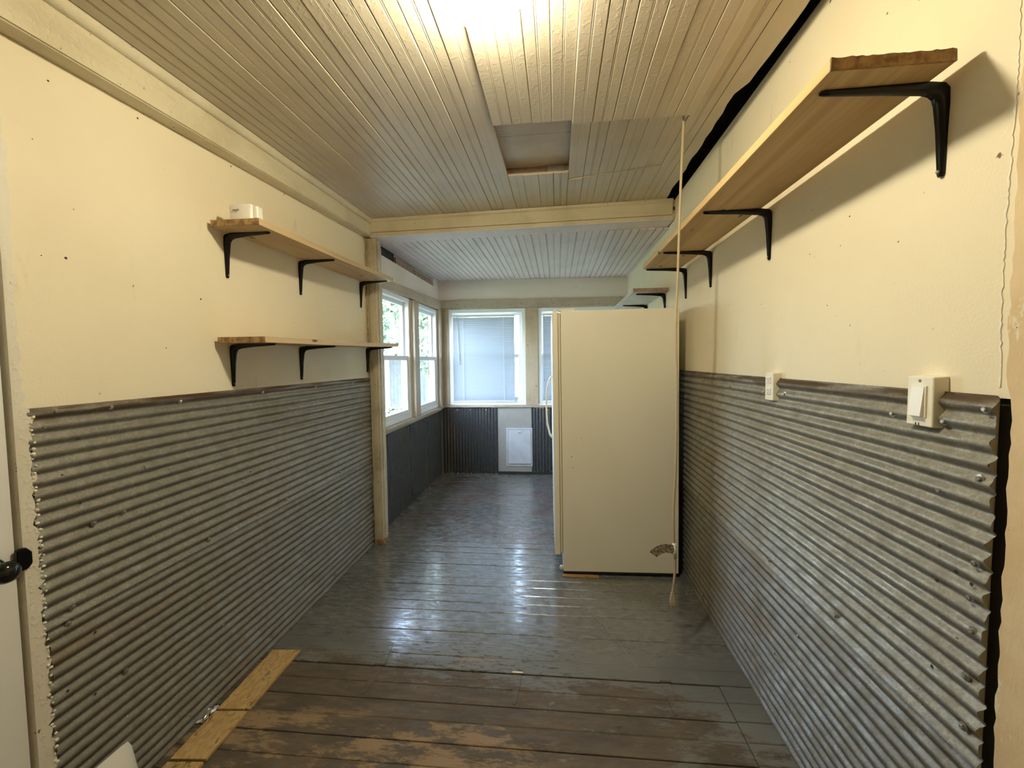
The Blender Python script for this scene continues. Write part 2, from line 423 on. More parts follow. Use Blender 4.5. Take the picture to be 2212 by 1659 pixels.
# rear left wall with two window openings
W1 = (3.33, 4.03); W2 = (4.20, 4.955); WZ = (.855, 2.005)
mb = MB()
mb.box(XL2-.06, XL2, 3.30, 5.45, -.02, WZ[0]-.01)
mb.box(XL2-.06, XL2, 3.30, 5.45, WZ[1]+.005, 2.285)
mb.box(XL2-.06, XL2, 3.30, W1[0], WZ[0]-.01, WZ[1]+.005)
mb.box(XL2-.06, XL2, W1[1], W2[0], WZ[0]-.01, WZ[1]+.005)
mb.box(XL2-.06, XL2, W2[1], 5.45, WZ[0]-.01, WZ[1]+.005)
mb.box(XL2-.06, XL2, 4.93, 5.45, 2.285, 2.44)
mb.box(XL2-.06, XL2-.05, 3.30, 4.93, 2.285, 2.44)
wl2 = struct(mb.build('wall_left', M['wall_far']))
MB().box(XL2-.05, XL2-.03, 3.30, 3.79, 2.285, 2.40).build('recess_shade', M['dark'], wl2)  # black board standing in for the darkness of the open cavity
for a, b, dz in ((3.80, 4.30, 0), (4.315, 4.90, -.006)):
    MB().box(XL2-.05, XL2-.012, a, b, 2.29+dz, 2.352+dz).build('lath', M['lath'], wl2, bevel=.002)
# rear wall
BW1 = (-1.318, -.378); BW2 = (-.224, .716); BZ = (.868, 2.033)
mb = MB()
y0, y1 = YB, YB+.14
mb.box(XL2-.13, XR+.15, y0, y1, -.02, BZ[0]-.01); mb.box(XL2-.13, XR+.15, y0, y1, BZ[1]+.006, 2.44)
mb.box(XL2-.13, BW1[0], y0, y1, BZ[0]-.01, BZ[1]+.006); mb.box(BW1[1], BW2[0], y0, y1, BZ[0]-.01, BZ[1]+.006); mb.box(BW2[1], XR+.15, y0, y1, BZ[0]-.01, BZ[1]+.006)
wb = struct(mb.build('wall_back', M['wall_far'], xf=BX))
# roof over everything
mb = MB(); mb.box(-1.8, 1.2, -1.4, 5.5, 2.72, 2.8); mb.box(-1.8, -1.54, -1.4, 5.5, 2.40, 2.72); mb.box(.94, 1.2, -1.4, 5.5, 2.4, 2.72); mb.box(-1.8, 1.2, 5.32, 5.5, 2.42, 2.72); mb.box(-1.8, 1.2, -1.4, -1.28, 2.4, 2.72)
struct(mb.build('roof', M['dark']), 'dark roof deck above the ceiling boards')

# ---------------------------------------------------------------- ceilings
mb = MB(); mb.box(-1.42, .72, -1.2, 1.6, 2.62, 2.64); mb.box(-1.42, .72, 1.6, 3.2, 2.66, 2.68)
ceil = struct(mb.build('ceiling', M['dark']))
BP = .088
def bead_profile(w_, big=False, k=1.0):
    h = w_/2; e = .0035 if not big else .007; q = .0055 if not big else .010; dp = (.003 if not big else .006)*k
    if big:
        g = .0065; dp = .009*k
        return [(.0006, .016), (.0006, dp), (g-.001, dp), (g, 0), (h-g, 0), (h-g+.001, dp), (h+g-.001, dp), (h+g, 0), (w_-g, 0), (w_-g+.001, dp), (w_-.0006, dp), (w_-.0006, .016)]
    p = [(.0006, .014), (.0006, dp+.001), (e, 0), (h-q, 0), (h-q*.55, dp), (h-q*.25, .0004), (h+q*.25, .0004), (h+q*.55, dp), (h+q, 0), (w_-e, 0), (w_-.0006, dp+.001), (w_-.0006, .014)]
    return p
def ceil_board(x0, ya, yb, parent, mat, dza=0.0, dzb=0.0, zf=Zc, wd=BP, big=False, skew=(0, 0), nseg=5, jit=.0012, seed=0):
    q = random.Random(seed); prof = bead_profile(wd, big, q.choice((.25, .5, .8, 1.0)) if not big else q.uniform(.7, 1.1)); rings = []
    off = q.uniform(-jit, jit)
    for i in range(nseg+1):
        t = i/nseg
        ring = []
        for a, b in prof:
            yy = ya+skew[0]*(a/wd-.5) + (yb+skew[1]*(a/wd-.5)-ya-skew[0]*(a/wd-.5))*t
            ring.append((x0+a, yy, zf(x0+a, yy)+b+dza*(1-t)**3+dzb*t**3+off))
        rings.append(ring)
    return MB().loft(rings).build('plank', mat, parent)
for i in range(-18, 7):
    x0 = .16+i*BP
    if i == 6: continue
    if -5 <= i <= -2:      # over the hole: near and far segments only
        ya = 1.946+.07*(x0+.04)+rnd.uniform(-.004, .004)
        ceil_board(x0, -1.2, ya, ceil, M['ceil'], 0, -.020, skew=(0, .006), nseg=9, seed=i)
        ceil_board(x0, 2.545+.06*(x0+.1)+rnd.uniform(-.006, .006), 3.16, ceil, M['ceil'], rnd.uniform(-.004, .002), 0, skew=(.005, 0), seed=i+90)
    elif -1 <= i <= 4:     # patch of short boards, set a little higher
        ya = 1.946+.07*(x0+.04)+rnd.uniform(-.004, .004); yb = 2.655-.16*(x0-.06)+rnd.uniform(-.004, .004)
        ceil_board(x0, -1.2, ya, ceil, M['ceil'], 0, -.034, skew=(0, .006), nseg=9, seed=i)
        ceil_board(x0, ya-.08, yb-.003, ceil, M['ceil'], .020, .006, skew=(0, -.012), seed=i+50)
        ceil_board(x0, yb+.003, 3.18, ceil, M['ceil'], rnd.uniform(-.002, .003), 0, skew=(-.012, 0), seed=i+90)
    else:
        ceil_board(x0, -1.2, 3.2, ceil, M['ceil'], rnd.uniform(-.002, .002), rnd.uniform(-.003, .003), nseg=8, seed=i)
# narrow torn last board along the right-hand gap
rings = []
q = random.Random(11)
for kx in range(60):
    yy = -1.2+kx*(4.38/59); e = q.uniform(-.005, .005)+(.768 if yy < 1.86 else .738+.02*(yy-1.86))
    rings.append([(.6885, yy, Zc(.69, yy)), (e, yy, Zc(.73, yy)-.001), (e, yy, Zc(.73, yy)+.012), (.6885, yy, Zc(.69, yy)+.013)])
MB().loft(rings).build('plank', M['ceil'], ceil)
# roof boards seen up through the hole
for a, b, dz in ((1.78, 2.135, .034), (2.149, 2.385, .041), (2.397, 2.545, .052)):
    m = MB(); m.hexa([(-.40, a, Zc(-.4, a)+dz), (.18, a+.03, Zc(.18, a)+dz), (.18, b+.03, Zc(.18, b)+dz), (-.40, b, Zc(-.4, b)+dz),
                      (-.40, a, Zc(-.4, a)+dz+.02), (.18, a+.03, Zc(.18, a)+dz+.02), (.18, b+.03, Zc(.18, b)+dz+.02), (-.40, b, Zc(-.4, b)+dz+.02)])
    m.build('plank', M['ceil_sub'], ceil, bevel=.003)
m = MB(); m.box(-.36, .12, 2.556, 2.60, Zc(-.1, 2.57)+.015, Zc(-.1, 2.57)+.07); m.build('joist', M['lath'], ceil)
m = MB(); m.box(-.05, .045, 2.548, 2.562, Zc(0, 2.56)+.012, Zc(0, 2.56)+.045); m.build('metal_strap', M['zinc'], ceil)
# rear ceiling, narrower look: wide open beads
mb = MB(); mb.box(-1.44, .86, 3.16, 5.4, 2.45, 2.47)
ceil2 = struct(mb.build('ceiling', M['dark']))
def by(x): return 3.05+.048*(x+1.36)
def bzb(x): return 2.325+.030*(x+1.36)
def Zf(x, y): return 2.372 - .004*(x+1.4) + .006*(y-3.3)
for i in range(20):
    x0 = -1.47+i*.116
    ceil_board(x0, by(x0+.058)+.168, YBx(x0)+.02, ceil2, M['ceil_far'], zf=Zf, wd=.116, big=True, nseg=2, seed=i+200, jit=.002)

# ---------------------------------------------------------------- beams, posts, trims
# boxed header along the top of the left wall
def lz(y): return 2.222+.034*y         # its lower edge
mb = MB(); ys = [-1.2+.43*i for i in range(10)]+[3.05]
mb.loft([[(XL-.01, yy, lz(yy)), (-1.36, yy, lz(yy)), (-1.36, yy, Zc(-1.36, yy)-.002), (XL-.01, yy, Zc(-1.36, yy)-.002)] for yy in ys])
tr = struct(mb.build('trim_1', M['trim'], bevel=.003), 'cream boxed beam along the top of the left wall')
mb = MB()
mb.loft([[(-1.359+a, yy, Zc(-1.34, yy)-.0015+b) for a, b in ((0, 0), (0, -.030), (.006, -.030), (.016, -.022), (.020, -.010), (.022, 0))] for yy in ys])
mb.build('quarter_round', M['trim'], tr, smooth=True, sharp=40)
mb = MB(); mb.loft([[(-1.3595, yy, lz(yy)+.004), (-1.354, yy, lz(yy)+.004), (-1.354, yy, lz(yy)+.010), (-1.3595, yy, lz(yy)+.010)] for yy in ys])
mb.build('drip_bead', M['trim'], tr)
# crossbeam between passage and rear room
def beam(x0, x1, dy0, dy1, dz0, dz1, top=False):
    c = []
    for zz in (0, 1):
        for x, d in ((x0, dy0), (x1, dy0), (x1, dy1), (x0, dy1)):
            z = (bzb(x)+dz0) if zz == 0 else ((Zc(x, by(x)) - .001) if top else bzb(x)+dz1)
            c.append((x, by(x)+d, z))
    return MB().hexa(c)
cb = struct(beam(-1.44, .83, .018, .175, .004, 0, True).build('trim_2', M['trim_x'], bevel=.003), 'cream crossbeam below the ceiling')
fz = []
for zz in (0, 1):
    for x, d in ((-1.36, 0), (.815, 0), (.815, .0175), (-1.36, .0175)): fz.append((x, by(x)+d, (bzb(x)+.024) if zz == 0 else Zc(x, by(x))-.020))
MB().hexa(fz).build('fascia_board', M['trim_x'], cb, bevel=.003)
beam(-1.36, .815, .004, .0175, -.004, .0225).build('fascia_board', M['trim_x'], cb, bevel=.003)
m = MB()
m.loft([[(x, by(x)+.0175-a, Zc(x, by(x))-.002+b) for a, b in ((0, 0), (.030, 0), (.030, -.010), (.022, -.022), (.006, -.030), (0, -.030))] for x in (-1.355, -.9, -.4, 0, .4, .815)])
m.build('quarter_round', M['trim_x'], cb, smooth=True, sharp=40)
beam(-1.36, .82, .0, .17, -.010, -.0045).build('soffit_board', M['ceil_far'], cb)
beam(-1.372, -1.345, -.006, .0, .0, .085).build('corner_block', M['trim_z'], cb, bevel=.002)
# post at the end of the left wall: casing, filler strip, inner jamb
mb = MB(); mb.box(-1.395, -1.334, 3.085, 3.185, .035, 2.318)
post = struct(mb.build('trim_3', M['trim_z'], bevel=.004), 'chipped cream post at the end of the left wall')
MB().box(-1.378, -1.352, 3.079, 3.0845, .036, 2.31).build('casing_strip', M['trim_z'], post, bevel=.002)
MB().box(-1.3335, -1.326, 3.11, 3.15, .036, 2.31).build('casing_strip', M['trim_z'], post, bevel=.002)
MB().box(-1.40, -1.33, 3.08, 3.19, 0, .034).build('post_foot', M['endgrain'], post)
mb = MB(); q = random.Random(5); left = []; zz = .02
while zz < 2.32: left.append((-1.424 + q.uniform(0, .016), zz)); zz += .028
mb.loft([[(a, 3.092, z), (-1.3955, 3.072, z), (-1.3955, 3.10, z), (a, 3.10, z)] for a, z in left])
mb.build('torn_plaster_edge', M['trim_z'], post)
mb = MB(); mb.box(-1.425, -1.392, 3.187, W1[0]-.002, .03, 2.3); mb.build('window_casing', M['tan_z'], post, bevel=.003)
# rear left: sill, header board, mullion, corner post
mb = MB(); mb.box(XL2-.05, -1.385, 3.335, 5.14, .824, .853); sill = struct(mb.build('trim_4', M['tan'], bevel=.005), 'worn sill under the two left windows')
MB().box(XL2+.001, -1.415, 3.31, 5.14, .797, .8235).build('apron', M['tan'], sill, bevel=.002)
mb = MB(); mb.hexa([(XL2+.001, 3.19, 2.003), (-1.396, 3.19, 2.003), (-1.396, 5.145, 2.020), (XL2+.001, 5.145, 2.020), (XL2+.001, 3.19, 2.075), (-1.396, 3.19, 2.075), (-1.396, 5.145, 2.135), (XL2+.001, 5.145, 2.135)])
struct(mb.build('trim_5', M['tan'], bevel=.003), 'tan header board over the left windows')
mb = MB(); mb.box(XL2-.05, -1.402, 4.035, 4.195, .8535, 2.0); mul = struct(mb.build('trim_6', M['tan_z'], bevel=.003), 'tan mullion between the two left windows')
MB().box(-1.4015, -1.375, 4.05, 4.182, .8535, 1.998).build('casing_strip', M['tan_z'], mul, bevel=.003)
mb = MB(); mb.box(XL2+.001, -1.405, 4.96, 5.10, .8535, 2.015); cp = struct(mb.build('trim_7', M['tan_z'], bevel=.003), 'tan corner post between left and rear windows')
MB().box(-1.4045, -1.385, 4.975, 5.04, .8535, 2.015).build('casing_strip', M['tan_z'], cp, bevel=.003)
# rear wall trims
def bb(x0, x1, d0, d1, z0, z1): return MB().box(x0, x1, YB-d1, YB-d0, z0, z1)
hb = struct(bb(-1.43, XR-.002, .001, .022, 2.043, 2.142).build('trim_8', M['tan_x'], xf=BX, bevel=.003), 'tan header board across the rear wall')
struct(bb(-1.385, XR-.002, -.08, .035, .832, .861).build('trim_9', M['tan_x'], xf=BX, bevel=.004), 'worn sill across the rear wall')
struct(bb(BW1[1]+.001, BW2[0]-.001, -.06, .018, .862, 2.042).build('trim_10', M['tan_z'], xf=BX, bevel=.003), 'nail-pocked tan mullion between the rear windows')
t11 = struct(bb(-1.40, BW1[0]-.001, -.06, .016, .862, 2.042).build('trim_11', M['tan_z'], xf=BX, bevel=.003), 'tan left jamb board of the rear window')
bb(-1.372, -1.352, .0165, .026, .862, 2.04).build('casing_strip', M['tan_z'], t11, xf=BX, bevel=.002)
struct(bb(BW2[1]+.001, XR-.002, -.06, .016, .862, 2.042).build('trim_12', M['tan_z'], xf=BX, bevel=.003), 'tan right jamb board of the rear wall')
bd = struct(bb(-.728, XR-.01, .001, .016, .0, .034).build('baseboard_back', M['dark'], xf=BX), 'dark rotten baseboard under the hatch')
# door jamb with torn plaster edge on the left, peeling casing on the right
mb = MB(); q = random.Random(21); rg = []; zz = 0
while zz < 2.055:
    e = q.uniform(-.004, .008) + (q.uniform(0, .012) if zz < 1.29 else -.006)
    rg.append([(XL-.02, .956, zz), (XL+.017, .956, zz), (XL+.017, .983+e, zz), (XL-.02, .990+e, zz)]); zz += .0135
mb.loft(rg); jb = struct(mb.build('trim_13', M['jamb']), 'white door jamb with a torn plaster edge')
mb = MB(); q = random.Random(2)
for kx in range(60):
    zz = .25+kx*.0172+q.uniform(-.006, .006); s_ = q.uniform(.0028, .0058)
    c = Vector((XL+.018, .992+q.uniform(-.003, .007), zz))
    mb.lathe(c, (q.uniform(-1, 1), q.uniform(.2, 1), q.uniform(-1, 1)), [(0.001, -s_), (s_*.8, -s_*.4), (s_*q.uniform(.5, 1), s_*.3), (.001, s_*.8)], 6)
o = mb.build('plaster_crumbs', M['fibre'], jb); o['kind'] = 'stuff'
mb = MB(); q = random.Random(9); rg = []; zz = 0
while zz < 2.5:
    e = .870+q.uniform(-.003, .003)+(.012 if zz > 1.33 else 0)
    rg.append([(XR+.003, -.2, zz), (XR-.006, -.2, zz), (XR-.006, e-.006, zz), (XR+.003, e, zz)]); zz += .021
mb.loft(rg[::-1]); struct(mb.build('trim_14', M['peel']), 'peeling tan casing at the near end of the right wall')
mb = MB(); rg = []; q = random.Random(19); zz = 1.34
while zz < 2.1:
    a = .893+.004*math.sin(zz*9)+q.uniform(-.0025, .0015); b = a+q.uniform(.0008, .006)
    rg.append([(XR+.002, a, zz), (XR-.0018, a, zz), (XR-.001, b, zz), (XR+.002, b, zz)]); zz += .007
mb.loft(rg[::-1]); o = mb.build('plaster_ridge', M['fibre'], wr)
o['label'] = 'cracked white plaster ridge'

# ---------------------------------------------------------------- left door
mb = MB(); mb.box(XL-.05, XL+.004, .085, .948, .012, 2.04)
dr = struct(mb.build('door_1', M['door'], bevel=.002), 'white door at the left edge')
MB().box(XL-.13, XL-.052, .90, .99, 0, 2.06).build('door_gap_backing', M['gasket'], dr)  # added backing that blocks light leaking past the door, brown in the gap
MB().box(XL-.13, XL-.052, .05, .13, 0, 2.06).build('door_gap_backing', M['gasket'], dr)  # same added light block on the other side of the door
mb = MB(); mb.lathe((XL+.004, .896, .886), (1, 0, 0), [(.030, 0), (.030, .005), (.024, .010), (.010, .012), (.009, .028), (.016, .032), (.025, .040), (.0275, .050), (.023, .061), (.011, .068), (.001, .070)], 24)
mb.build('knob', M['knob'], dr, smooth=True, sharp=50)
MB().lathe((XL+.004, .888, 1.035), (1, 0, 0), [(.030, 0), (.030, .008), (.024, .016), (.001, .018)], 24).build('deadbolt', M['knob'], dr, smooth=True, sharp=50)
mb = MB(); oc = [(.940, .862), (.962, .862), (.972, .874), (.972, .905), (.960, .921), (.940, .921)]
mb.loft([[(XL+.010, a, b) for a, b in oc], [(XL+.024, a, b) for a, b in oc]]); mb.build('strike_plate', M['black'], dr, bevel=.004)

# ---------------------------------------------------------------- corrugated sheets
screw_src = None
def screw_mesh():
    mb = MB(); mb.lathe((0, 0, 0), (1, 0, 0), [(.0088, 0), (.0088, .0015), (.0055, .002)], 12)
    mb.lathe((0, 0, 0), (1, 0, 0), [(.0052, .002), (.0052, .0062), (.0038, .0072)], 6)
    return mb
def sheet(name, label, o, U, V, N, lu, lv, mat, pitch=.0375, amp=.0058, nv=26, ragged=(.004, .004), seed=1, phase=0.0, dent=.0012, group=None):
    """o: corner; corrugations repeat along U, run along V, bulge along N"""
    q = random.Random(seed); o, U, V, N = Vector(o), Vector(U), Vector(V), Vector(N)
    nu = int(lu/pitch*10)
    e0 = [q.uniform(-1, 1) for _ in range(nu+1)]; e1 = [q.uniform(-1, 1) for _ in range(nu+1)]
    for e in (e0, e1):
        for _ in range(2): e[:] = [(e[max(i-1, 0)]+e[i]*2+e[min(i+1, nu)])/4 for i in range(nu+1)]
    dn = [q.uniform(-1, 1) for _ in range(60)]
    vs = []; fs = []
    for side in (0, 1):
        for j in range(nv+1):
            t = j/nv
            for i in range(nu+1):
                u_ = lu*i/nu
                h = 2*amp*(.5+.5*math.cos(2*math.pi*u_/pitch+phase))**.75
                h += dent*(dn[int(t*20)]+ (dn[(int(t*20)+1) % 60]-dn[int(t*20)])*(t*20 % 1))
                vv = lv*t + ragged[0]*e0[i]*(1-t)**8*3 + ragged[1]*e1[i]*t**8*3
                p = o+U*u_+V*vv+N*(h + (0 if side else .0012))
                vs.append(p)
    n1 = (nu+1)*(nv+1)
    flip = U.cross(V).dot(N) < 0
    for side in (0, 1):
        for j in range(nv):
            for i in range(nu):
                a = side*n1+j*(nu+1)+i; f = (a, a+1, a+nu+2, a+nu+1)
                if (side == 1) != flip: f = f[::-1]
                fs.append(f)
    def edge(lst):
        for a, b in zip(lst, lst[1:]): fs.append((a, b, b+n1, a+n1))
    edge([i for i in range(nu+1)]); edge([nv*(nu+1)+i for i in range(nu+1)]); edge([j*(nu+1) for j in range(nv+1)]); edge([j*(nu+1)+nu for j in range(nv+1)])
    ob = MB().add(vs, fs).build(name, mat, smooth=True, sharp=60)
    return tag(ob, label, 'metal sheet', group)
SCREW = None
def screw(parent, p, N):
    global SCREW
    ang = math.atan2(N[1], N[0])
    if SCREW is None:
        SCREW = screw_mesh().build('screw', M['zinc'], parent, smooth=True, sharp=35); SCREW.location = p; SCREW.rotation_euler = (0, 0, ang); return SCREW
    return part(SCREW, parent, p, (0, 0, ang))
AM = .0042
s_ll = sheet('corrugated_sheet', 'lower corrugated metal sheet on the left wall, reaching the floor', (XL+.0028, 1.0, .004), (0, 0, 1), (0, 1, 0), (1, 0, 0), .664, 2.085, M['galv_ll'], seed=4)
s_lu = sheet('corrugated_sheet', 'upper corrugated metal sheet on the left wall with a rusty top edge', (XL+.0062, .988, .6695), (0, 0, 1), (0, 1, 0), (1, 0, 0), .6155, 2.095, M['galv_lu'], seed=5, ragged=(.003, .002))
s_rl = sheet('corrugated_sheet', 'lower corrugated metal sheet on the right wall behind the refrigerator', (XR-.0028, .90, .004), (0, 0, 1), (0, 1, 0), (-1, 0, 0), .586, 3.2, M['galv_rl'], seed=6, nv=34)
s_ru = sheet('corrugated_sheet', 'upper corrugated metal sheet on the right wall behind switch and outlet', (XR-.0062, .884, .5915), (0, 0, 1), (0, 1, 0), (-1, 0, 0), .7335, 3.2, M['galv_ru'], seed=7, nv=34, ragged=(.003, .002))
for yy, zz in ((1.05, 1.272), (1.20, 1.268), (1.45, 1.262), (1.02, 1.232), (1.90, 1.262), (2.35, 1.262), (2.80, 1.262), (1.30, 1.05), (1.13, .92), (1.22, .925), (1.06, .70), (1.55, .69), (2.05, .69), (2.60, .69), (2.95, .95), (1.75, .87)):
    screw(s_lu, (XL+.0150, yy, zz), (1, 0, 0))
for yy, zz in ((1.05, .655), (1.2, .40), (1.6, .30), (2.2, .35), (2.8, .2), (1.9, .05), (2.5, .05)): screw(s_ll, (XL+.0110, yy, zz), (1, 0, 0))
for yy, zz in ((.899, 1.298), (1.124, 1.262), (.985, 1.262), (.904, 1.162), (.989, 1.113), (.905, .993), (.912, .92), (.903, .858), (.913, .757), (.913, .652), (1.308, .640), (1.62, 1.27), (1.765, 1.27), (2.1, 1.27), (2.5, 1.28), (1.7, .62), (2.2, .62)):
    screw(s_ru, (XR-.0150, yy, zz), (-1, 0, 0))
for yy, zz in ((1.0, .30), (1.5, .45), (1.9, .12), (2.3, .3), (2.45, .06)): screw(s_rl, (XR-.0110, yy, zz), (-1, 0, 0))
# rear room sheets (upright corrugations)
fx = XL2+.0026
for nm, a, b, lab in ((0, 3.31, 4.0, 'dark upright corrugated sheet under the nearer left window'), (1, 4.005, 4.56, 'dark upright corrugated sheet under the left window mullion'), (2, 4.565, 5.146, 'dark upright corrugated sheet in the corner under the farther left window')):
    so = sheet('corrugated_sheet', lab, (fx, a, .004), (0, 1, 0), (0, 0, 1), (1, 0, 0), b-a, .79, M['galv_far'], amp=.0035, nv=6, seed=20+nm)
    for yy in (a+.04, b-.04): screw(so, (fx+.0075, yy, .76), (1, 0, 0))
bq = BX.to_3x3()
def bsheet(x0, x1, lab, seed, z0=.006):
    o = BX @ Vector((x0, YB-.0026, z0))
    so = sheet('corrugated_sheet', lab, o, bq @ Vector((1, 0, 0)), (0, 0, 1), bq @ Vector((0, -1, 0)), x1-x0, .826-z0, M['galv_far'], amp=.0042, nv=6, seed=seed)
    N = bq @ Vector((0, -1, 0))
    for x in (x0+.2, x0+.36, x0+.56):
        if x < x1: screw(so, BX @ Vector((x, YB-.0125, .80)), N)
    return so
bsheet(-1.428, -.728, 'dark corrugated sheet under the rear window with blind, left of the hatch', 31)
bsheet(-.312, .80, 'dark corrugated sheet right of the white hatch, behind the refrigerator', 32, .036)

MB().box(-.727, -.313, YB-.003, YB-.0002, .034, .83).build('bare_plaster_strip', plaster('grey_plaster', (.40, .385, .345), (.30, .27, .22), .6), wb, xf=BX)
# hatch in the rear wall
hx = BX
ht = thing('wall_hatch', 'small white hatch door low in the rear wall', 'hatch', hx @ Vector((-.462, YB, .10)), SKB)
def hbx(x0, x1, d0, d1, z0, z1, nm, mt, bv=.002, par=None): return bb(x0, x1, d0, d1, z0, z1).build(nm, mt, par or ht, xf=BX, bevel=bv)
mfr = bb(-.622, -.604, .001, .016, .105, .578)
for a in ((-.318, -.303, .001, .016, .105, .578), (-.604, -.318, .001, .016, .562, .578), (-.604, -.318, .001, .012, .105, .122)): mfr.box(a[0], a[1], YB-a[3], YB-a[2], a[4], a[5])
mfr.build('frame', M['panelwhite'], ht, xf=BX, bevel=.002)
hd = hbx(-.601, -.321, .001, .020, .135, .559, 'door', M['panelwhite'])
lt = hbx(-.488, -.438, .0205, .030, .512, .534, 'latch', M['white_plastic'], .003, hd)
for x in (-.480, -.470, -.460): bb(x, x+.007, .0302, .0312, .519, .527).build('latch_slot', M['slot'], hd, xf=BX)

# ---------------------------------------------------------------- windows
def window(n, P, label, u0, u1, z0, z1, depth, fwid=.045, zmid=None):
    """P maps (u along wall, d into the room, z) to the world"""
    zmid = zmid or (z0+z1)/2
    def bx(m, a, b, d0, d1, c, d):
        m.hexa([P(a, d0, c), P(b, d0, c), P(b, d1, c), P(a, d1, c), P(a, d0, d), P(b, d0, d), P(b, d1, d), P(a, d1, d)])
    def ring(a, b, d0, d1, c, d, wd, wb=None):
        m = MB(); wb = wb or wd
        bx(m, a, a+wd, d0, d1, c, d); bx(m, b-wd, b, d0, d1, c, d); bx(m, a+wd, b-wd, d0, d1, d-wd, d); bx(m, a+wd, b-wd, d0, d1, c, c+wb); return m
    fr = struct(ring(u0, u1, -depth-.085, -depth, z0, z1, fwid*.75).build('window_%d' % n, M['vinyl'], bevel=.003), label)
    i = fwid*.75
    def sash(nm, a, b, d0, c, d, wd):
        s = ring(a, b, d0, d0+.032, c, d, wd, wd*1.15).build(nm, M['vinyl'], fr, bevel=.003)
        m = MB(); bx(m, a+wd-.004, b-wd+.004, d0+.014, d0+.018, c+wd-.004, d-wd+.004); m.build('pane', M['glass'], s)
        return s
    sash('upper_sash', u0+i, u1-i, -depth-.078, zmid-.018, z1-i, .034)
    lo = sash('lower_sash', u0+i, u1-i, -depth-.042, z0+i, zmid+.022, .042)
    m = MB(); c = (u0+u1)/2; bx(m, c-.03, c+.03, -depth-.036, -depth-.012, zmid+.0225, zmid+.036); m.build('sash_lock', M['vinyl'], lo, bevel=.003)
    return fr
PL = lambda u, d, z: Vector((XL2+d, u, z))
def PBk(u, d, z): return BX @ Vector((u, YB-d, z))
window(1, PL, 'white double-hung window nearest the post in the left wall', W1[0], W1[1], WZ[0], WZ[1], -.024, .052, 1.435)
window(2, PL, 'white double-hung window in the left wall beside the rear corner', W2[0], W2[1], WZ[0], WZ[1], -.024, .052, 1.435)
window(3, PBk, 'white rear window fitted with a lowered mini blind', BW1[0], BW1[1], BZ[0], BZ[1], -.004, .06, 1.46)
window(4, PBk, 'white rear window half hidden by the refrigerator', BW2[0], BW2[1], BZ[0], BZ[1], -.004, .06, 1.46)
# blinds
def blind(x0, x1, label, wand=True):
    z0, z1 = .90, 1.962
    t = thing('mini_blind', label, 'blind', BX @ Vector(((x0+x1)/2, YB, z0)), SKB)
    bb(x0-.004, x1+.004, .006, .030, z1-.028, z1).build('head_rail', M['vinyl'], t, xf=BX, bevel=.002)
    bb(x0, x1, .008, .026, z0, z0+.014).build('bottom_rail', M['vinyl'], t, xf=BX, bevel=.003)
    m = MB(); n = 5; wv = .0258; tilt = R(74)
    rows = []
    for x in (x0, x1):
        row = []
        for i in range(n+1):
            s_ = (i/n-.5); a = s_*wv; h = .0022*(1-4*s_*s_)
            row.append(Vector((x, YB-.017-a*math.cos(tilt)-h*math.sin(tilt), a*math.sin(tilt)-h*math.cos(tilt))))
        rows.append(row)
    m.add(rows[0]+rows[1], [(i, i+1, n+2+i, n+1+i) for i in range(n)])
    src = None; N = 45; pit = (z1-.045-(z0+.024))/N
    for kx in range(N+1):
        zz = z0+.026+kx*pit
        if src is None:
            src = m.build('slat', M['slat'], t, xf=BX @ Matrix.Translation((0, 0, zz)), smooth=True)
        else: part(src, t, (0, 0, kx*pit))
    for x in (x0+.13, x1-.13):
        m = MB(); m.tube([BX @ Vector((x, YB-.031, z0+.01)), BX @ Vector((x, YB-.031, z1-.02))], .0016, 6); m.build('ladder_cord', M['vinyl'], t)
    if wand:
        m = MB(); m.tube([BX @ Vector((x0+.055, YB-.036, z1-.02)), BX @ Vector((x0+.075, YB-.040, z1-.60))], .004, 6); m.build('wand', M['zinc'], t)
blind(-1.266, -.510, 'white mini blind lowered over the left rear window')
blind(-.165, .640, 'white mini blind behind the refrigerator on the right rear window', False)

# ---------------------------------------------------------------- shelves
def bracket(xw, sgn, y, ztop, L1, L2, parent, slope=0.0):
    pr = [((0, -L1), (.008, -L1), .010), ((0, -L1+.006), (.0095, -L1+.006), .0145), ((0, -L1+.02), (.0105, -L1+.02), .0155), ((0, -L1*.5), (.0155, -L1*.5), .019), ((0, -.045), (.0215, -.045), .023),
          ((.002, -.014), (.026, -.031), .025), ((.011, -.004), (.033, -.0245), .025), ((.04, 0), (.047, -.0205), .0235), ((L2*.5, 0), (L2*.5, -.0145), .019), ((L2-.02, 0), (L2-.02, -.0095), .0155), ((L2-.006, 0), (L2-.006, -.0085), .0145), ((L2, 0), (L2, -.007), .010)]
    rings = []
    for (a, b), (c, d), wd in pr:
        h = wd/2
        rings.append([(xw+sgn*a, y-h, ztop+b), (xw+sgn*a, y+h, ztop+b), (xw+sgn*(a*.35+c*.65), y+h*.95, ztop+b*.35+d*.65), (xw+sgn*c, y+h*.4, ztop+d), (xw+sgn*c, y-h*.4, ztop+d), (xw+sgn*(a*.35+c*.65), y-h*.95, ztop+b*.35+d*.65)])
    o = MB().loft(rings).build('bracket', M['black'], parent, smooth=True, sharp=50)
    MB().lathe((xw+sgn*.0095, y, ztop-L1+.011), (sgn, 0, 0), [(.0042, 0), (.004, .002), (.001, .0032)], 10).build('screw', M['zinc'], o, smooth=True)
    return o
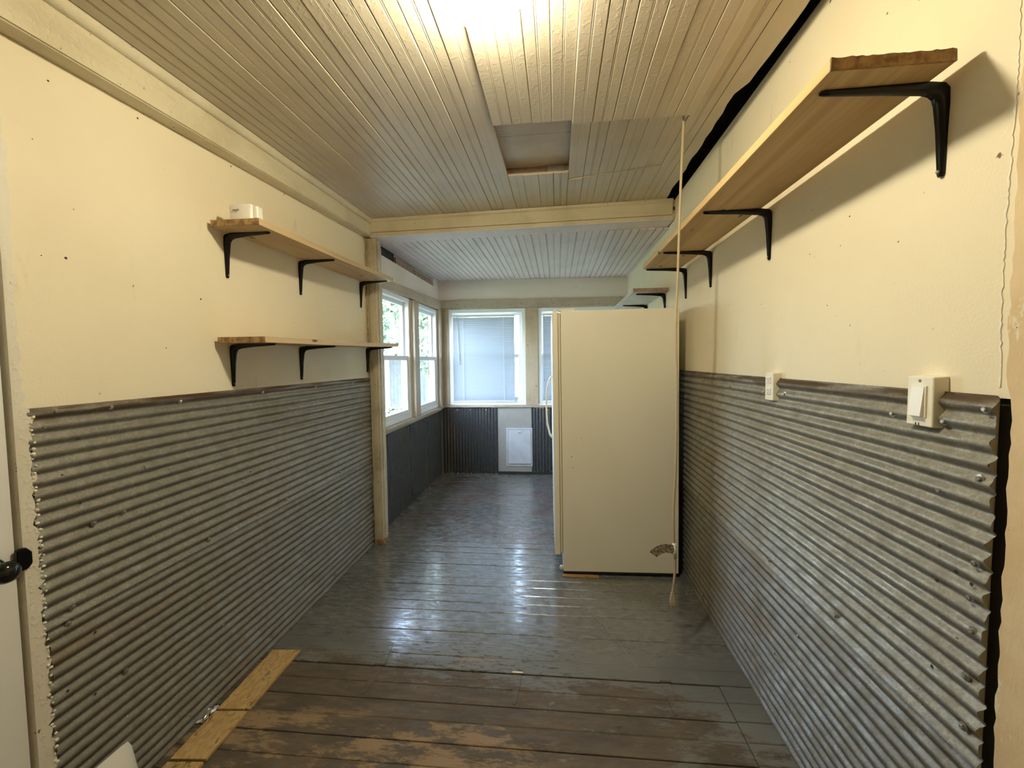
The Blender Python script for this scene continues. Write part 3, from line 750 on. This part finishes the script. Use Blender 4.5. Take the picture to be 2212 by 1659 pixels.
def shelf(label, corners, th, brackets, xw, sgn, L1, L2, mat, group=None, endmat=None):
    """corners: (x wall side, x front, y0, z0 underside, y1, z1 underside)"""
    xa, xb, y0, z0, y1, z1 = corners
    t = thing('wall_shelf', label, 'shelf', ((xa+xb)/2, (y0+y1)/2, (z0+z1)/2), 0, group)
    m = MB(); n = 8; rings = []
    for i in range(n+1):
        k = i/n; yy = y0+(y1-y0)*k; z = z0+(z1-z0)*k - .004*math.sin(k*math.pi)
        rings.append([(xa, yy, z), (xb, yy, z), (xb, yy, z+th), (xa, yy, z+th)] if sgn > 0 else [(xb, yy, z), (xa, yy, z), (xa, yy, z+th), (xb, yy, z+th)])
    m.loft(rings); bo = m.build('board', mat, t, bevel=.0015)
    if endmat:
        xs = sorted((xa, xb)); q = random.Random(8); rg = []
        k = 24
        for i in range(k+1):
            x = xs[0]+(xs[1]-xs[0])*i/k
            rg.append([(x, y0-.0035-q.uniform(0, .003), z0+.0005), (x, y0-.0004, z0+.0005), (x, y0-.0004, z0+th-.0003), (x, y0-.003-q.uniform(0, .003), z0+th-q.uniform(.0005, .003))])
        MB().loft(rg[::-1]).build('sawn_end', endmat, bo)
    for yb_ in brackets:
        k = (yb_-y0)/(y1-y0); z = z0+(z1-z0)*k-.004*math.sin(k*math.pi)
        bracket(xw, sgn, yb_, z-.0008, L1, L2, t)
    return t
s1 = shelf('upper pine shelf on the left wall with a white box on it', (XL+.022, -1.19, 1.632, 1.958, 3.06, 1.988), .027, (1.728, 2.26, 2.995), XL, 1, .188, .205, M['pine2'], endmat=M['endgrain'])
MB().lathe((-1.20, 3.066, 2.002), (0, 1, 0), [(.002, -.02), (.012, -.015), (.016, 0), (.012, .012), (.002, .016)], 10).build('plaster_blob', M['fibre'], s1, smooth=True)
s2 = shelf('lower pine shelf on the left wall just above the metal sheets', (XL+.022, -1.19, 1.640, 1.486, 3.125, 1.514), .025, (1.735, 2.24, 3.07), XL, 1, .186, .205, M['pine2'], endmat=M['endgrain'])
s3 = shelf('long pine shelf high on the right wall near the ceiling', (XR-.040, .557, .968, 1.983, 2.872, 1.983), .026, (1.036, 1.786, 2.425, 2.93-.06), XR, -1, .195, .252, M['pine'], endmat=M['endgrain'])
s4 = shelf('whitewashed rear shelf above the refrigerator in the far room', (XR-.006, .572, 3.316, 1.906, 4.60, 1.906), .028, (3.40, 4.06), XR, -1, .195, .22, M['pine_white'], endmat=M['lath'])

# white box on the upper left shelf
bz = 1.9862
t = thing('plastic_box', 'small white plastic box with vent slots on the upper left shelf', 'electronic box', (-1.265, 1.66, bz))
def rrect(x0, x1, y0, y1, r_, n=4, bulge=.008):
    p = []
    for cx, cy, a0 in ((x1-r_, y0+r_, -90), (x1-r_, y1-r_, 0), (x0+r_, y1-r_, 90), (x0+r_, y0+r_, 180)):
        for i in range(n+1):
            a = R(a0+90*i/n); p.append((cx+r_*math.cos(a), cy+r_*math.sin(a)))
    return [(x, y - (bulge*(1-((x-(x0+x1)/2)/((x1-x0)/2))**2) if y < (y0+y1)/2 else 0)) for x, y in p]
pf = rrect(-1.332, -1.232, 1.648, 1.686, .010)
front = [(x, -1) for x in ()]
m = MB(); m.loft([[(x, y, bz+.0005) for x, y in pf], [(x, y, bz+.058) for x, y in pf], [((x+1.282)*.95-1.282, (y-1.667)*.93+1.667, bz+.062) for x, y in pf]]); body = m.build('body', M['white_plastic'], t, smooth=True, sharp=45)
pb = rrect(-1.245, -1.212, 1.656, 1.690, .006, 4, .002)
m = MB(); m.loft([[(x, y, bz+.0005) for x, y in pb], [(x, y, bz+.054) for x, y in pb]]); m.build('side_grip', M['white_plastic'], t, smooth=True, sharp=45)
for kx in range(3):
    MB().box(-1.250, -1.238, 1.6465, 1.6525, bz+.045+kx*.0045, bz+.0468+kx*.0045).build('vent_slot', M['slot'], body)
    MB().box(-1.3322, -1.3245, 1.652, 1.657, bz+.045+kx*.0045, bz+.0468+kx*.0045).build('vent_slot', M['slot'], body)
fc = bpy.data.curves.new('lettering', 'FONT'); fc.body = 'PHILIPS'; fc.size = .0088; fc.extrude = .0003; fc.offset = .0002; fc.align_x = 'CENTER'
fc.materials.append(M['slot'])
fo = bpy.data.objects.new('lettering', fc); C.objects.link(fo); bpy.context.view_layer.update()
me = bpy.data.meshes.new_from_object(fo); bpy.data.objects.remove(fo)
lo_ = bpy.data.objects.new('lettering', me); C.objects.link(lo_); lo_.parent = body
lo_.location = Vector((-1.295, 1.6395, bz+.034)) - WM[t].translation; lo_.rotation_euler = (R(90), 0, R(-2))

# ---------------------------------------------------------------- refrigerator
FR = thing('refrigerator', 'tall almond side-by-side refrigerator standing sideways against the right wall', 'refrigerator', (.036, 2.73, 0), R(1.3), None, R(-.45))
FM = WM[FR]
def fb(x0, x1, y0, y1, z0, z1, nm, mt, par=None, bv=.006, seg=3):
    return MB().box(x0, x1, y0, y1, z0, z1).build(nm, mt, par or FR, xf=FM, bevel=bv, seg=seg)
FD = .80
cab = fb(0, .732, 0, FD, .022, 1.712, 'cabinet', M['almond'])
fb(.0, .725, .01, FD-.01, .006, .0215, 'base_frame', M['kick'], bv=0)
fb(.016, .03, .012, FD-.012, .024, .128, 'kick_grille', M['kick'], bv=.001)
for (a, b) in ((0.002, .30), (.306, FD-.002)):
    d = fb(-.054, -.016, a, b, .131, 1.707, 'door', M['almond_door'], bv=.008)
    fb(-.0155, -.0008, a+.006, b-.006, .14, 1.70, 'gasket', M['gasket'], d, .002, 1)
    fb(-.0125, -.0035, a+.0035, b-.0035, .142, 1.698, 'gasket_fold', M['almond_door'], d, .002, 1)
    hy = .272 if a < .1 else .336
    pts = [(-.050, hy, 1.295), (-.072, hy, 1.27), (-.090, hy, 1.20), (-.098, hy, 1.08), (-.092, hy, .95), (-.075, hy, .875), (-.050, hy, .845)]
    sm = []
    for i in range(len(pts)-1):
        for s_ in range(4): sm.append(tuple(pts[i][j]+(pts[i+1][j]-pts[i][j])*s_/4 for j in range(3)))
    sm.append(pts[-1])
    m = MB(); m.loft([[(x-.006, y_-.013, z), (x+.006, y_-.013, z), (x+.006, y_+.013, z), (x-.006, y_+.013, z)] for x, y_, z in sm])
    m.build('handle', M['almond_door'], d, xf=FM, bevel=.004)
fb(-.046, -.024, .012, .05, 1.7085, 1.724, 'hinge_pin', M['almond_door'], bv=.003)
m = MB(); pf2 = [(-.020, .008), (.088, .012), (.094, .02), (.094, .052), (-.02, .056)]
m.loft([[(x, y_, 1.7125) for x, y_ in pf2], [(x, y_, 1.726 if x > 0 else 1.720) for x, y_ in pf2]]); m.build('hinge_cover', M['almond_door'], FR, xf=FM, bevel=.002)
fb(-.013, .002, .0015, .012, 1.690, 1.703, 'hinge_shim', M['white_plastic'], bv=.002)
MB().lathe(FM @ Vector((-.012, .018, .042)), (0, 1, 0), [(.011, -.012), (.013, -.01), (.013, .008), (.009, .01)], 12).build('leveling_roller', M['almond_door'], FR, smooth=True, sharp=50)
for x, y_ in ((.05, .05), (.68, .05), (.05, FD-.05), (.68, FD-.05)):
    MB().lathe(FM @ Vector((x, y_, 0)), (0, 0, 1), [(.018, .0), (.018, .010), (.008, .012), (.008, .020)], 12).build('foot', M['kick'], FR)
for x, z, rx, rz in ((.060, .780, .004, .003), (.067, .710, .0035, .006), (.125, .90, .003, .002)):
    MB().lathe(FM @ Vector((x, -.0004, z)), (0, -1, 0), [(rx, 0), (rx*.7, .0006), (.0003, .0008)], 8).build('dent_mark', M['gasket'], cab)
mb = MB(); mb.box(.030, .262, 2.700, 2.735, .0008, .0058)
tag(mb.build('wood_shim', M['pine_x'], bevel=.001), 'thin wooden shim on the floor along the refrigerator base', 'wood shim')

# ---------------------------------------------------------------- switch and outlet
def plate(name, label, cat, y0, y1, z0, z1, x0):
    t = thing(name, label, cat, (XR, (y0+y1)/2, z0))
    m = MB(); m.hexa([(x0, y1, z0), (x0, y0, z0), (XR, y0-.002, z0-.002), (XR, y1+.002, z0-.002), (x0, y1, z1), (x0, y0, z1), (XR, y0-.002, z1+.002), (XR, y1+.002, z1+.002)])
    m.build('cover_plate', M['white_plate'], t, bevel=.003, seg=3); return t
x0 = .800
sw = plate('light_switch', 'white painted rocker light switch on the right wall', 'light switch', .998, 1.066, 1.246, 1.356, x0)
MB().box(x0-.0035, x0+.002, 1.012, 1.052, 1.266, 1.336).build('bezel', M['white_plate'], sw, bevel=.001)
m = MB(); m.hexa([(x0-.011, 1.048, 1.2685), (x0-.011, 1.016, 1.2685), (x0-.0036, 1.016, 1.2685), (x0-.0036, 1.048, 1.2685), (x0-.0045, 1.048, 1.3335), (x0-.0045, 1.016, 1.3335), (x0-.0036, 1.016, 1.3335), (x0-.0036, 1.048, 1.3335)])
m.build('rocker', M['white_plastic'], sw, bevel=.0008)
MB().lathe((x0-.0002, 1.032, 1.3465), (-1, 0, 0), [(.0035, 0), (.0032, .0012), (.0005, .0018)], 10).build('plate_screw', M['zinc'], sw)
for dy in (0, .008): MB().box(x0-.0006, x0+.001, 1.030+dy, 1.0325+dy, 1.2475, 1.253).build('scratch', M['slot'], sw)
ou = plate('wall_outlet', 'white electrical outlet on the right wall, farther along than the switch', 'outlet', 1.678, 1.738, 1.240, 1.344, x0)
for zz in (1.262, 1.304):
    f = MB().box(x0-.003, x0+.001, 1.692, 1.724, zz, zz+.026).build('receptacle', M['white_plastic'], ou, bevel=.004)
    for a in (1.700, 1.713): MB().box(x0-.0034, x0-.0028, a, a+.0022, zz+.012, zz+.020).build('slot', M['slot'], f)
    MB().lathe((x0-.0028, 1.708, zz+.007), (-1, 0, 0), [(.0024, 0), (.0024, .0007), (.0003, .0008)], 8).build('ground_hole', M['slot'], f)

# ---------------------------------------------------------------- ceiling lamp
LX, LY = -.195, 1.185; LZ = Zc(LX, LY)
L = thing('ceiling_light', 'flush ceiling light with a faceted glass dish around a glowing bulb', 'ceiling light', (LX, LY, LZ))
MB().lathe((LX, LY, LZ-.003), (0, 0, -1), [(.098, 0), (.100, .004), (.094, .014), (.06, .020), (.02, .024), (.02, .030)], 28).build('canopy', M['brass'], L, smooth=True, sharp=40)
n = 10
def rg(r_, z, off=0.0): return [(LX+r_*math.cos(2*math.pi*(i+off)/n+.3), LY+r_*math.sin(2*math.pi*(i+off)/n+.3), LZ-z) for i in range(n)]
m = MB(); m.loft([rg(.088, .019), rg(.112, .040), rg(.118, .058), rg(.113, .074), rg(.104, .078), rg(.108, .066), rg(.107, .052), rg(.084, .024)], caps=False)
m.build('dish_rim', M['rimglass'], L, smooth=False)
m = MB(); m.loft([rg(.107, .0775), rg(.084, .088), rg(.062, .091)], caps=False); bt = m.build('dish_bottom', M['cutglass'], L)
sm = bt.modifiers.new('thickness', 'SOLIDIFY'); sm.thickness = .004
m = MB()
for i in range(20):
    a = 2*math.pi*i/20+.1; m.lathe((LX+.090*math.cos(a), LY+.090*math.sin(a), LZ-.088), (0, 0, -1), [(.005, 0), (.0042, .002), (.0005, .0035)], 6)
m.build('glass_studs', M['cutglass'], L, smooth=True)
prof = [(.016, -.030), (.018, -.026), (.022, -.02)] + [(.045*math.sin(R(a)), -.045*math.cos(R(a))) for a in range(30, 181, 15)]
MB().lathe((LX, LY, LZ-.062), (0, 0, -1), prof, 24).build('bulb', M['bulb'], L, smooth=True)

# ---------------------------------------------------------------- hanging cable
cp_ = [(.572, 2.06, 2.56), (.568, 2.035, 2.47), (.557, 2.03, 2.18), (.550, 2.03, 1.852), (.543, 2.03, 1.56), (.550, 2.03, 1.241), (.549, 2.03, .917), (.541, 2.03, .697), (.544, 2.03, .531), (.549, 2.03, .464), (.550, 2.03, .408), (.546, 2.03, .35), (.540, 2.03, .290)]
def cr(p0, p1, p2, p3, t): return tuple(.5*((2*b)+(-a+c)*t+(2*a-5*b+4*c-d)*t*t+(-a+3*b-3*c+d)*t**3) for a, b, c, d in zip(p0, p1, p2, p3))
pts = []
for i in range(len(cp_)-1):
    for s_ in range(6): pts.append(cr(cp_[max(i-1, 0)], cp_[i], cp_[i+1], cp_[min(i+2, len(cp_)-1)], s_/6))
pts.append(cp_[-1])
cab_ = thing('hanging_cable', 'beige power cable hanging from the ceiling in front of the refrigerator', 'cable', (.572, 2.06, 2.50))
MB().tube(pts, .0058, 8).build('cord', M['cord'], cab_, smooth=True)
m = MB(); m.tube([(.5445, 2.029, .535), (.5492, 2.029, .464)], .0085, 10); m.build('tag_clip', M['clip'], cab_, smooth=True)
o_ = Vector((.540, 2.024, .482)); rgs = []
for i in range(13):
    a = R(66+i*78/12); cx, cz = .512, .432
    c_, s_ = math.cos(a), math.sin(a)
    rgs.append([(cx+.058*c_, 2.022+.00004*i, cz+.058*s_), (cx+.100*c_, 2.022, cz+.100*s_), (cx+.100*c_, 2.0228, cz+.100*s_), (cx+.058*c_, 2.0228, cz+.058*s_)])
MB().loft(rgs).build('warning_tag', M['tag'], cab_)['label'] = 'curved brown printed tag on the cable'
m = MB(); m.loft([[(.540-.010, 2.03-.008, .232), (.540+.010, 2.03-.008, .232), (.540+.010, 2.03+.008, .232), (.540-.010, 2.03+.008, .232)], [(.540-.012, 2.03-.010, .250), (.540+.012, 2.03-.010, .250), (.540+.012, 2.03+.010, .250), (.540-.012, 2.03+.010, .250)], [(.540-.010, 2.03-.009, .268), (.540+.010, 2.03-.009, .268), (.540+.010, 2.03+.009, .268), (.540-.010, 2.03+.009, .268)], [(.540-.006, 2.03-.006, .295), (.540+.006, 2.03-.006, .295), (.540+.006, 2.03+.006, .295), (.540-.006, 2.03+.006, .295)]])
pg = m.build('plug', M['cord'], cab_, bevel=.002)
for dx in (-.006, .006): MB().box(.540+dx-.0009, .540+dx+.0009, 2.027, 2.033, .214, .2318).build('prong', M['zinc'], pg)

# ---------------------------------------------------------------- trapdoor
TD = thing('trapdoor', 'wide worn plank trapdoor set in the floor of the passage', 'trapdoor', (-.3, 1.3, -.02))
y = YC-.006
while y > -.5:
    board_section(-1.268, .680, y-PIT+.0012, y-.0012, rnd.uniform(-.0015, .0015), ch=.002 if rnd.random() < .75 else .0038).build('plank', M['floor'], TD)
    y -= PIT
for hx_, nm in ((-.822, 0), (-.181, 1), (.460, 2)):
    yc = YC-.002+math.tan(R(.55))*(hx_+1.2)
    m = MB()
    for sg, L_ in ((1, .150), (-1, .172)):
        p = [(hx_-.021, yc+sg*.006), (hx_+.021, yc+sg*.006), (hx_+.018, yc+sg*.04), (hx_+.009, yc+sg*(L_-.012)), (hx_+.005, yc+sg*L_), (hx_-.005, yc+sg*L_), (hx_-.009, yc+sg*(L_-.012)), (hx_-.018, yc+sg*.04)]
        if sg < 0: p = p[::-1]
        m.loft([[(a, b, .0008) for a, b in p], [(a, b, .0034) for a, b in p]])
    h = m.build('strap_hinge', M['floor'], TD, bevel=.0008)
    MB().tube([(hx_-.024, yc, .0065), (hx_-.008, yc, .0065)], .0058, 10).build('knuckle', M['zinc'] if nm == 1 else M['hinge'], h, smooth=True, sharp=50)
    MB().tube([(hx_-.0075, yc, .0065), (hx_+.024, yc, .0065)], .0058, 10).build('knuckle', M['zinc'] if nm == 1 else M['hinge'], h, smooth=True, sharp=50)

M['scuff'] = plain('pale_scuff', (.30, .285, .235), .6, var=(60, (.20, .19, .165)))
def scuff(pts, wd, seed):
    q = random.Random(seed); rings = []
    for (x0_, y0_), (x1_, y1_) in zip(pts, pts[1:]):
        d = Vector((x1_-x0_, y1_-y0_, 0)); nrm = Vector((-d.y, d.x, 0)).normalized()
        for i in range(8):
            c_ = Vector((x0_, y0_, 0))+d*i/8; a = wd*q.uniform(.3, 1)
            rings.append([c_-nrm*a+Vector((0, 0, .0016)), c_+nrm*a*q.uniform(.4, 1)+Vector((0, 0, .0016)), c_+nrm*a*.3+Vector((0, 0, .0022))])
    MB().loft(rings).build('scuff_mark', M['scuff'], floor)
scuff([(0.084, 2.583), (0.151, 2.436)], .004, 1); scuff([(0.148, 2.388), (0.231, 2.232), (0.299, 2.067), (0.365, 1.885)], .004, 2); scuff([(0.329, 2.277), (0.424, 2.341)], .006, 3); scuff([(0.763, 2.594), (0.764, 2.523)], .005, 4)

# ---------------------------------------------------------------- litter on the floor
def strip(y0, y1, label, skew=0.0):
    f0 = lambda y_: -1.362-.016*(y_-1.28)/.58; f1 = lambda y_: -1.234-.009*(y_-1.28)/.58
    m = MB(); m.hexa([(f0(y0), y0, .0015), (f1(y0), y0+.012, .0015), (f1(y1), y1+.012, .0015), (f0(y1), y1, .0015), (f0(y0), y0, .0125), (f1(y0), y0+.012, .0125), (f1(y1), y1+.012, .0125), (f0(y1), y1, .0125)])
    return tag(m.build('strand_board_strip', M['osb'], bevel=.001), label, 'board strip', 'strand board strips by the left wall')
strip(1.508, 1.860, 'tan strand board strip on the floor, farthest of the row')
strip(1.291, 1.497, 'tan strand board strip on the floor beside the silver foil')
strip(1.146, 1.280, 'tan strand board strip on the floor, nearest of the row')
m = MB(); q = random.Random(14); G = 9; vs = []
for i in range(G):
    for j in range(G):
        vs.append((-1.394+(i/(G-1)-.5)*.032+q.uniform(-.003, .003), 1.487+(j/(G-1)-.5)*.085+q.uniform(-.004, .004), .0035+abs(q.gauss(0, .006))*(1 if 0 < i < G-1 and 0 < j < G-1 else .3)))
m.add(vs, [(i*G+j, (i+1)*G+j, (i+1)*G+j+1, i*G+j+1) for i in range(G-1) for j in range(G-1)])
o = m.build('foil_scrap', M['foil']); sm = o.modifiers.new('thickness', 'SOLIDIFY'); sm.thickness = .0006
tag(o, 'crumpled silver foil scrap on the floor beside the strand board', 'foil scrap')
# white paper standing against the left wall at the lower left corner
m = MB(); rows = []
prof = [(.80, .262), (.95, .262), (1.02, .263), (1.08, .262), (1.101, .259), (1.112, .235), (1.119, .195), (1.125, .15), (1.134, .05)]
for yy, top in prof:
    dx = .02*(1.13-yy)
    rows.append([(-1.255-dx, yy, .002), (-1.278-dx, yy, top*.5), (-1.300-dx*.2, yy, top)])
m.add([p for r_ in rows for p in r_], [(i*3+j, (i+1)*3+j, (i+1)*3+j+1, i*3+j+1) for i in range(8) for j in range(2)])
o = m.build('paper_sheet', M['paper'], smooth=True); sm = o.modifiers.new('thickness', 'SOLIDIFY'); sm.thickness = .0006
tag(o, 'curled white paper sheet standing at the lower left corner', 'paper')
MB().lathe((.23, 1.585, .0035), (1, .4, .1), [(.003, -.007), (.003, -.005), (.0015, -.0045), (.0012, .008), (.0003, .010)], 8).build('loose_screw', M['zinc'])
tag(bpy.data.objects['loose_screw'], 'tiny loose screw lying on the trapdoor planks', 'screw')

# old bolt holes in the sheets
def bolt_hole(par, x, y, z, sgn):
    MB().lathe((x, y, z), (sgn, 0, 0), [(.0042, 0), (.0036, .0009), (.0004, .001)], 8).build('bolt_hole', M['slot'], par)
for yy, zz in [(0.984, 0.995), (0.943, 0.958), (0.91, 0.949), (0.986, 0.917), (0.934, 0.82), (0.988, 0.722)]: bolt_hole(s_ru, XR-.0165, yy, zz, -1)
for yy, zz in [(1.655, 0.278), (1.607, 0.561), (1.699, 0.63)]: bolt_hole(s_rl, XR-.0130, yy, zz, -1)
for yy, zz in [(1.103, 1.184), (1.056, 1.087), (1.097, 0.993), (1.795, 0.903), (1.812, 0.704)]: bolt_hole(s_lu, XL+.0165, yy, zz, 1)
for yy, zz in [(1.061, 0.492), (1.106, 0.397), (1.036, 0.463), (1.791, 0.489), (1.853, 0.382), (1.117, 0.585)]: bolt_hole(s_ll, XL+.0130, yy, zz, 1)
for x in (-.262, -.236):
    MB().lathe((x, by(x)-.0015, Zc(x, by(x))-.012), (0, -1, .2), [(.002, -.012), (.002, .004), (.0065, .006), (.0065, .010), (.001, .012)], 10).build('white_tack', M['clip'], cb, smooth=True)

# nail holes and wall plugs
hole = None
def nail_hole(par, x, y, z, r_, sgn):
    m = MB().lathe((x-sgn*.0008, y, z), (sgn, 0, 0), [(r_, 0), (r_*.9, .0013), (.0004, .0014)], 8); m.build('nail_hole', M['slot'], par)
for yy, zz, r_ in ((1.115, 1.712, .0042), (1.055, 1.705, .0018), (1.585, 1.660, .0038), (1.10, 2.20, .003), (1.36, 2.24, .0035), (1.78, 2.265, .0035), (2.15, 2.285, .004), (2.42, 2.30, .003), (1.42, 1.46, .0022), (2.2, 1.62, .0018), (2.62, 1.76, .0018)):
    nail_hole(wl, XL, yy, zz, r_, 1)
for yy, zz, r_ in ((1.33, 1.80, .0025), (1.42, 1.56, .002), (1.52, 1.74, .002), (1.15, 1.68, .002), (1.85, 1.62, .002)): nail_hole(wr, XR, yy, zz, r_, -1)

# ---------------------------------------------------------------- garden outside
mb = MB(); mb.box(-30, 14, 5.5, 40, -.35, -.25); mb.box(-30, -1.9, -6, 5.5, -.35, -.25); struct(mb.build('ground', M['grass']), 'sunlit lawn outside the windows')
mb = MB(); mb.box(-9, 4, 12.4, 13.1, -.25, -.235); struct(mb.build('garden_path', M['concrete']), 'pale path across the lawn')
fe = thing('garden_fence', 'grey weathered board fence across the garden outside the left windows', 'fence', (-4, 15, -.25))
src = MB().box(-9.9, -9.765, 15, 15.022, -.24, 1.62).build('plank', M['fence'], fe, bevel=.003)
for i in range(1, 84): part(src, fe, (i*.142, random.uniform(-.006, .006), random.uniform(-.02, .02)))
for zz in (.1, 1.3): MB().box(-9.9, 2.0, 15.023, 15.06, zz, zz+.09).build('rail', M['fence'], fe)
for x in (-6.2, -3.9): MB().box(x, x+.12, 14.86, 14.99, -.24, 1.70).build('post', M['paint_white'], fe, bevel=.004)
def tree(x, y, h, rad, seed, label, low=.9, n=2600):
    q = random.Random(seed); t = thing('tree', label, 'tree', (x, y, -.25))
    MB().tube([(x, y, -.25), (x+.1, y, h*.25), (x-.05, y+.1, h*.6)], [.16, .13, .07], 8).build('trunk', M['bark'], t)
    vs = []; fs = []
    for i in range(n):
        while True:
            p = Vector((q.uniform(-1, 1), q.uniform(-1, 1), q.uniform(-1, 1)))
            if .3 < p.length < 1: break
        c = Vector((x, y, (low+h)/2)) + Vector((p.x*rad, p.y*rad, p.z*(h-low)/2))
        a = Vector((q.gauss(0, 1), q.gauss(0, 1), q.gauss(0, 1))).normalized(); b = a.orthogonal().normalized()
        s_ = q.uniform(.07, .15); o = len(vs); d = a.cross(b)
        vs += [c-a*s_, c+b*s_*.5, c+a*s_, c-b*s_*.5+d*.02]; fs.append((o, o+1, o+2, o+3))
    o = MB().add(vs, fs).build('crown', M['foliage'], t); o['kind'] = 'stuff'
tree(-6.6, 13.0, 6.2, 1.45, 1, 'leafy green tree beyond the nearer left window')
tree(-3.7, 12.2, 6.5, 1.2, 2, 'leafy green tree beyond the farther left window')
tree(-8.2, 19.0, 8.0, 2.4, 3, 'tall green tree behind the garden fence', n=3000)
def bush(x, y, r_, seed, label):
    q = random.Random(seed); vs = []; fs = []
    for i in range(900):
        p = Vector((q.gauss(0, 1), q.gauss(0, 1), abs(q.gauss(0, 1)))).normalized()*q.uniform(.5, 1)
        c = Vector((x, y, -.22))+Vector((p.x*r_*1.5, p.y*r_, p.z*r_*1.1)); a = Vector((q.gauss(0, 1), q.gauss(0, 1), q.gauss(0, 1))).normalized(); b = a.orthogonal().normalized(); s_ = q.uniform(.04, .09); o = len(vs)
        vs += [c-a*s_, c+b*s_*.5, c+a*s_, c-b*s_*.5]; fs.append((o, o+1, o+2, o+3))
    tag(MB().add(vs, fs).build('bush', M['foliage']), label, 'bush')
bush(-3.55, 9.6, .55, 5, 'low green bush on the lawn outside the nearer left window')
bush(-1.6, 12.0, .8, 6, 'green bush on the lawn outside the rear windows')
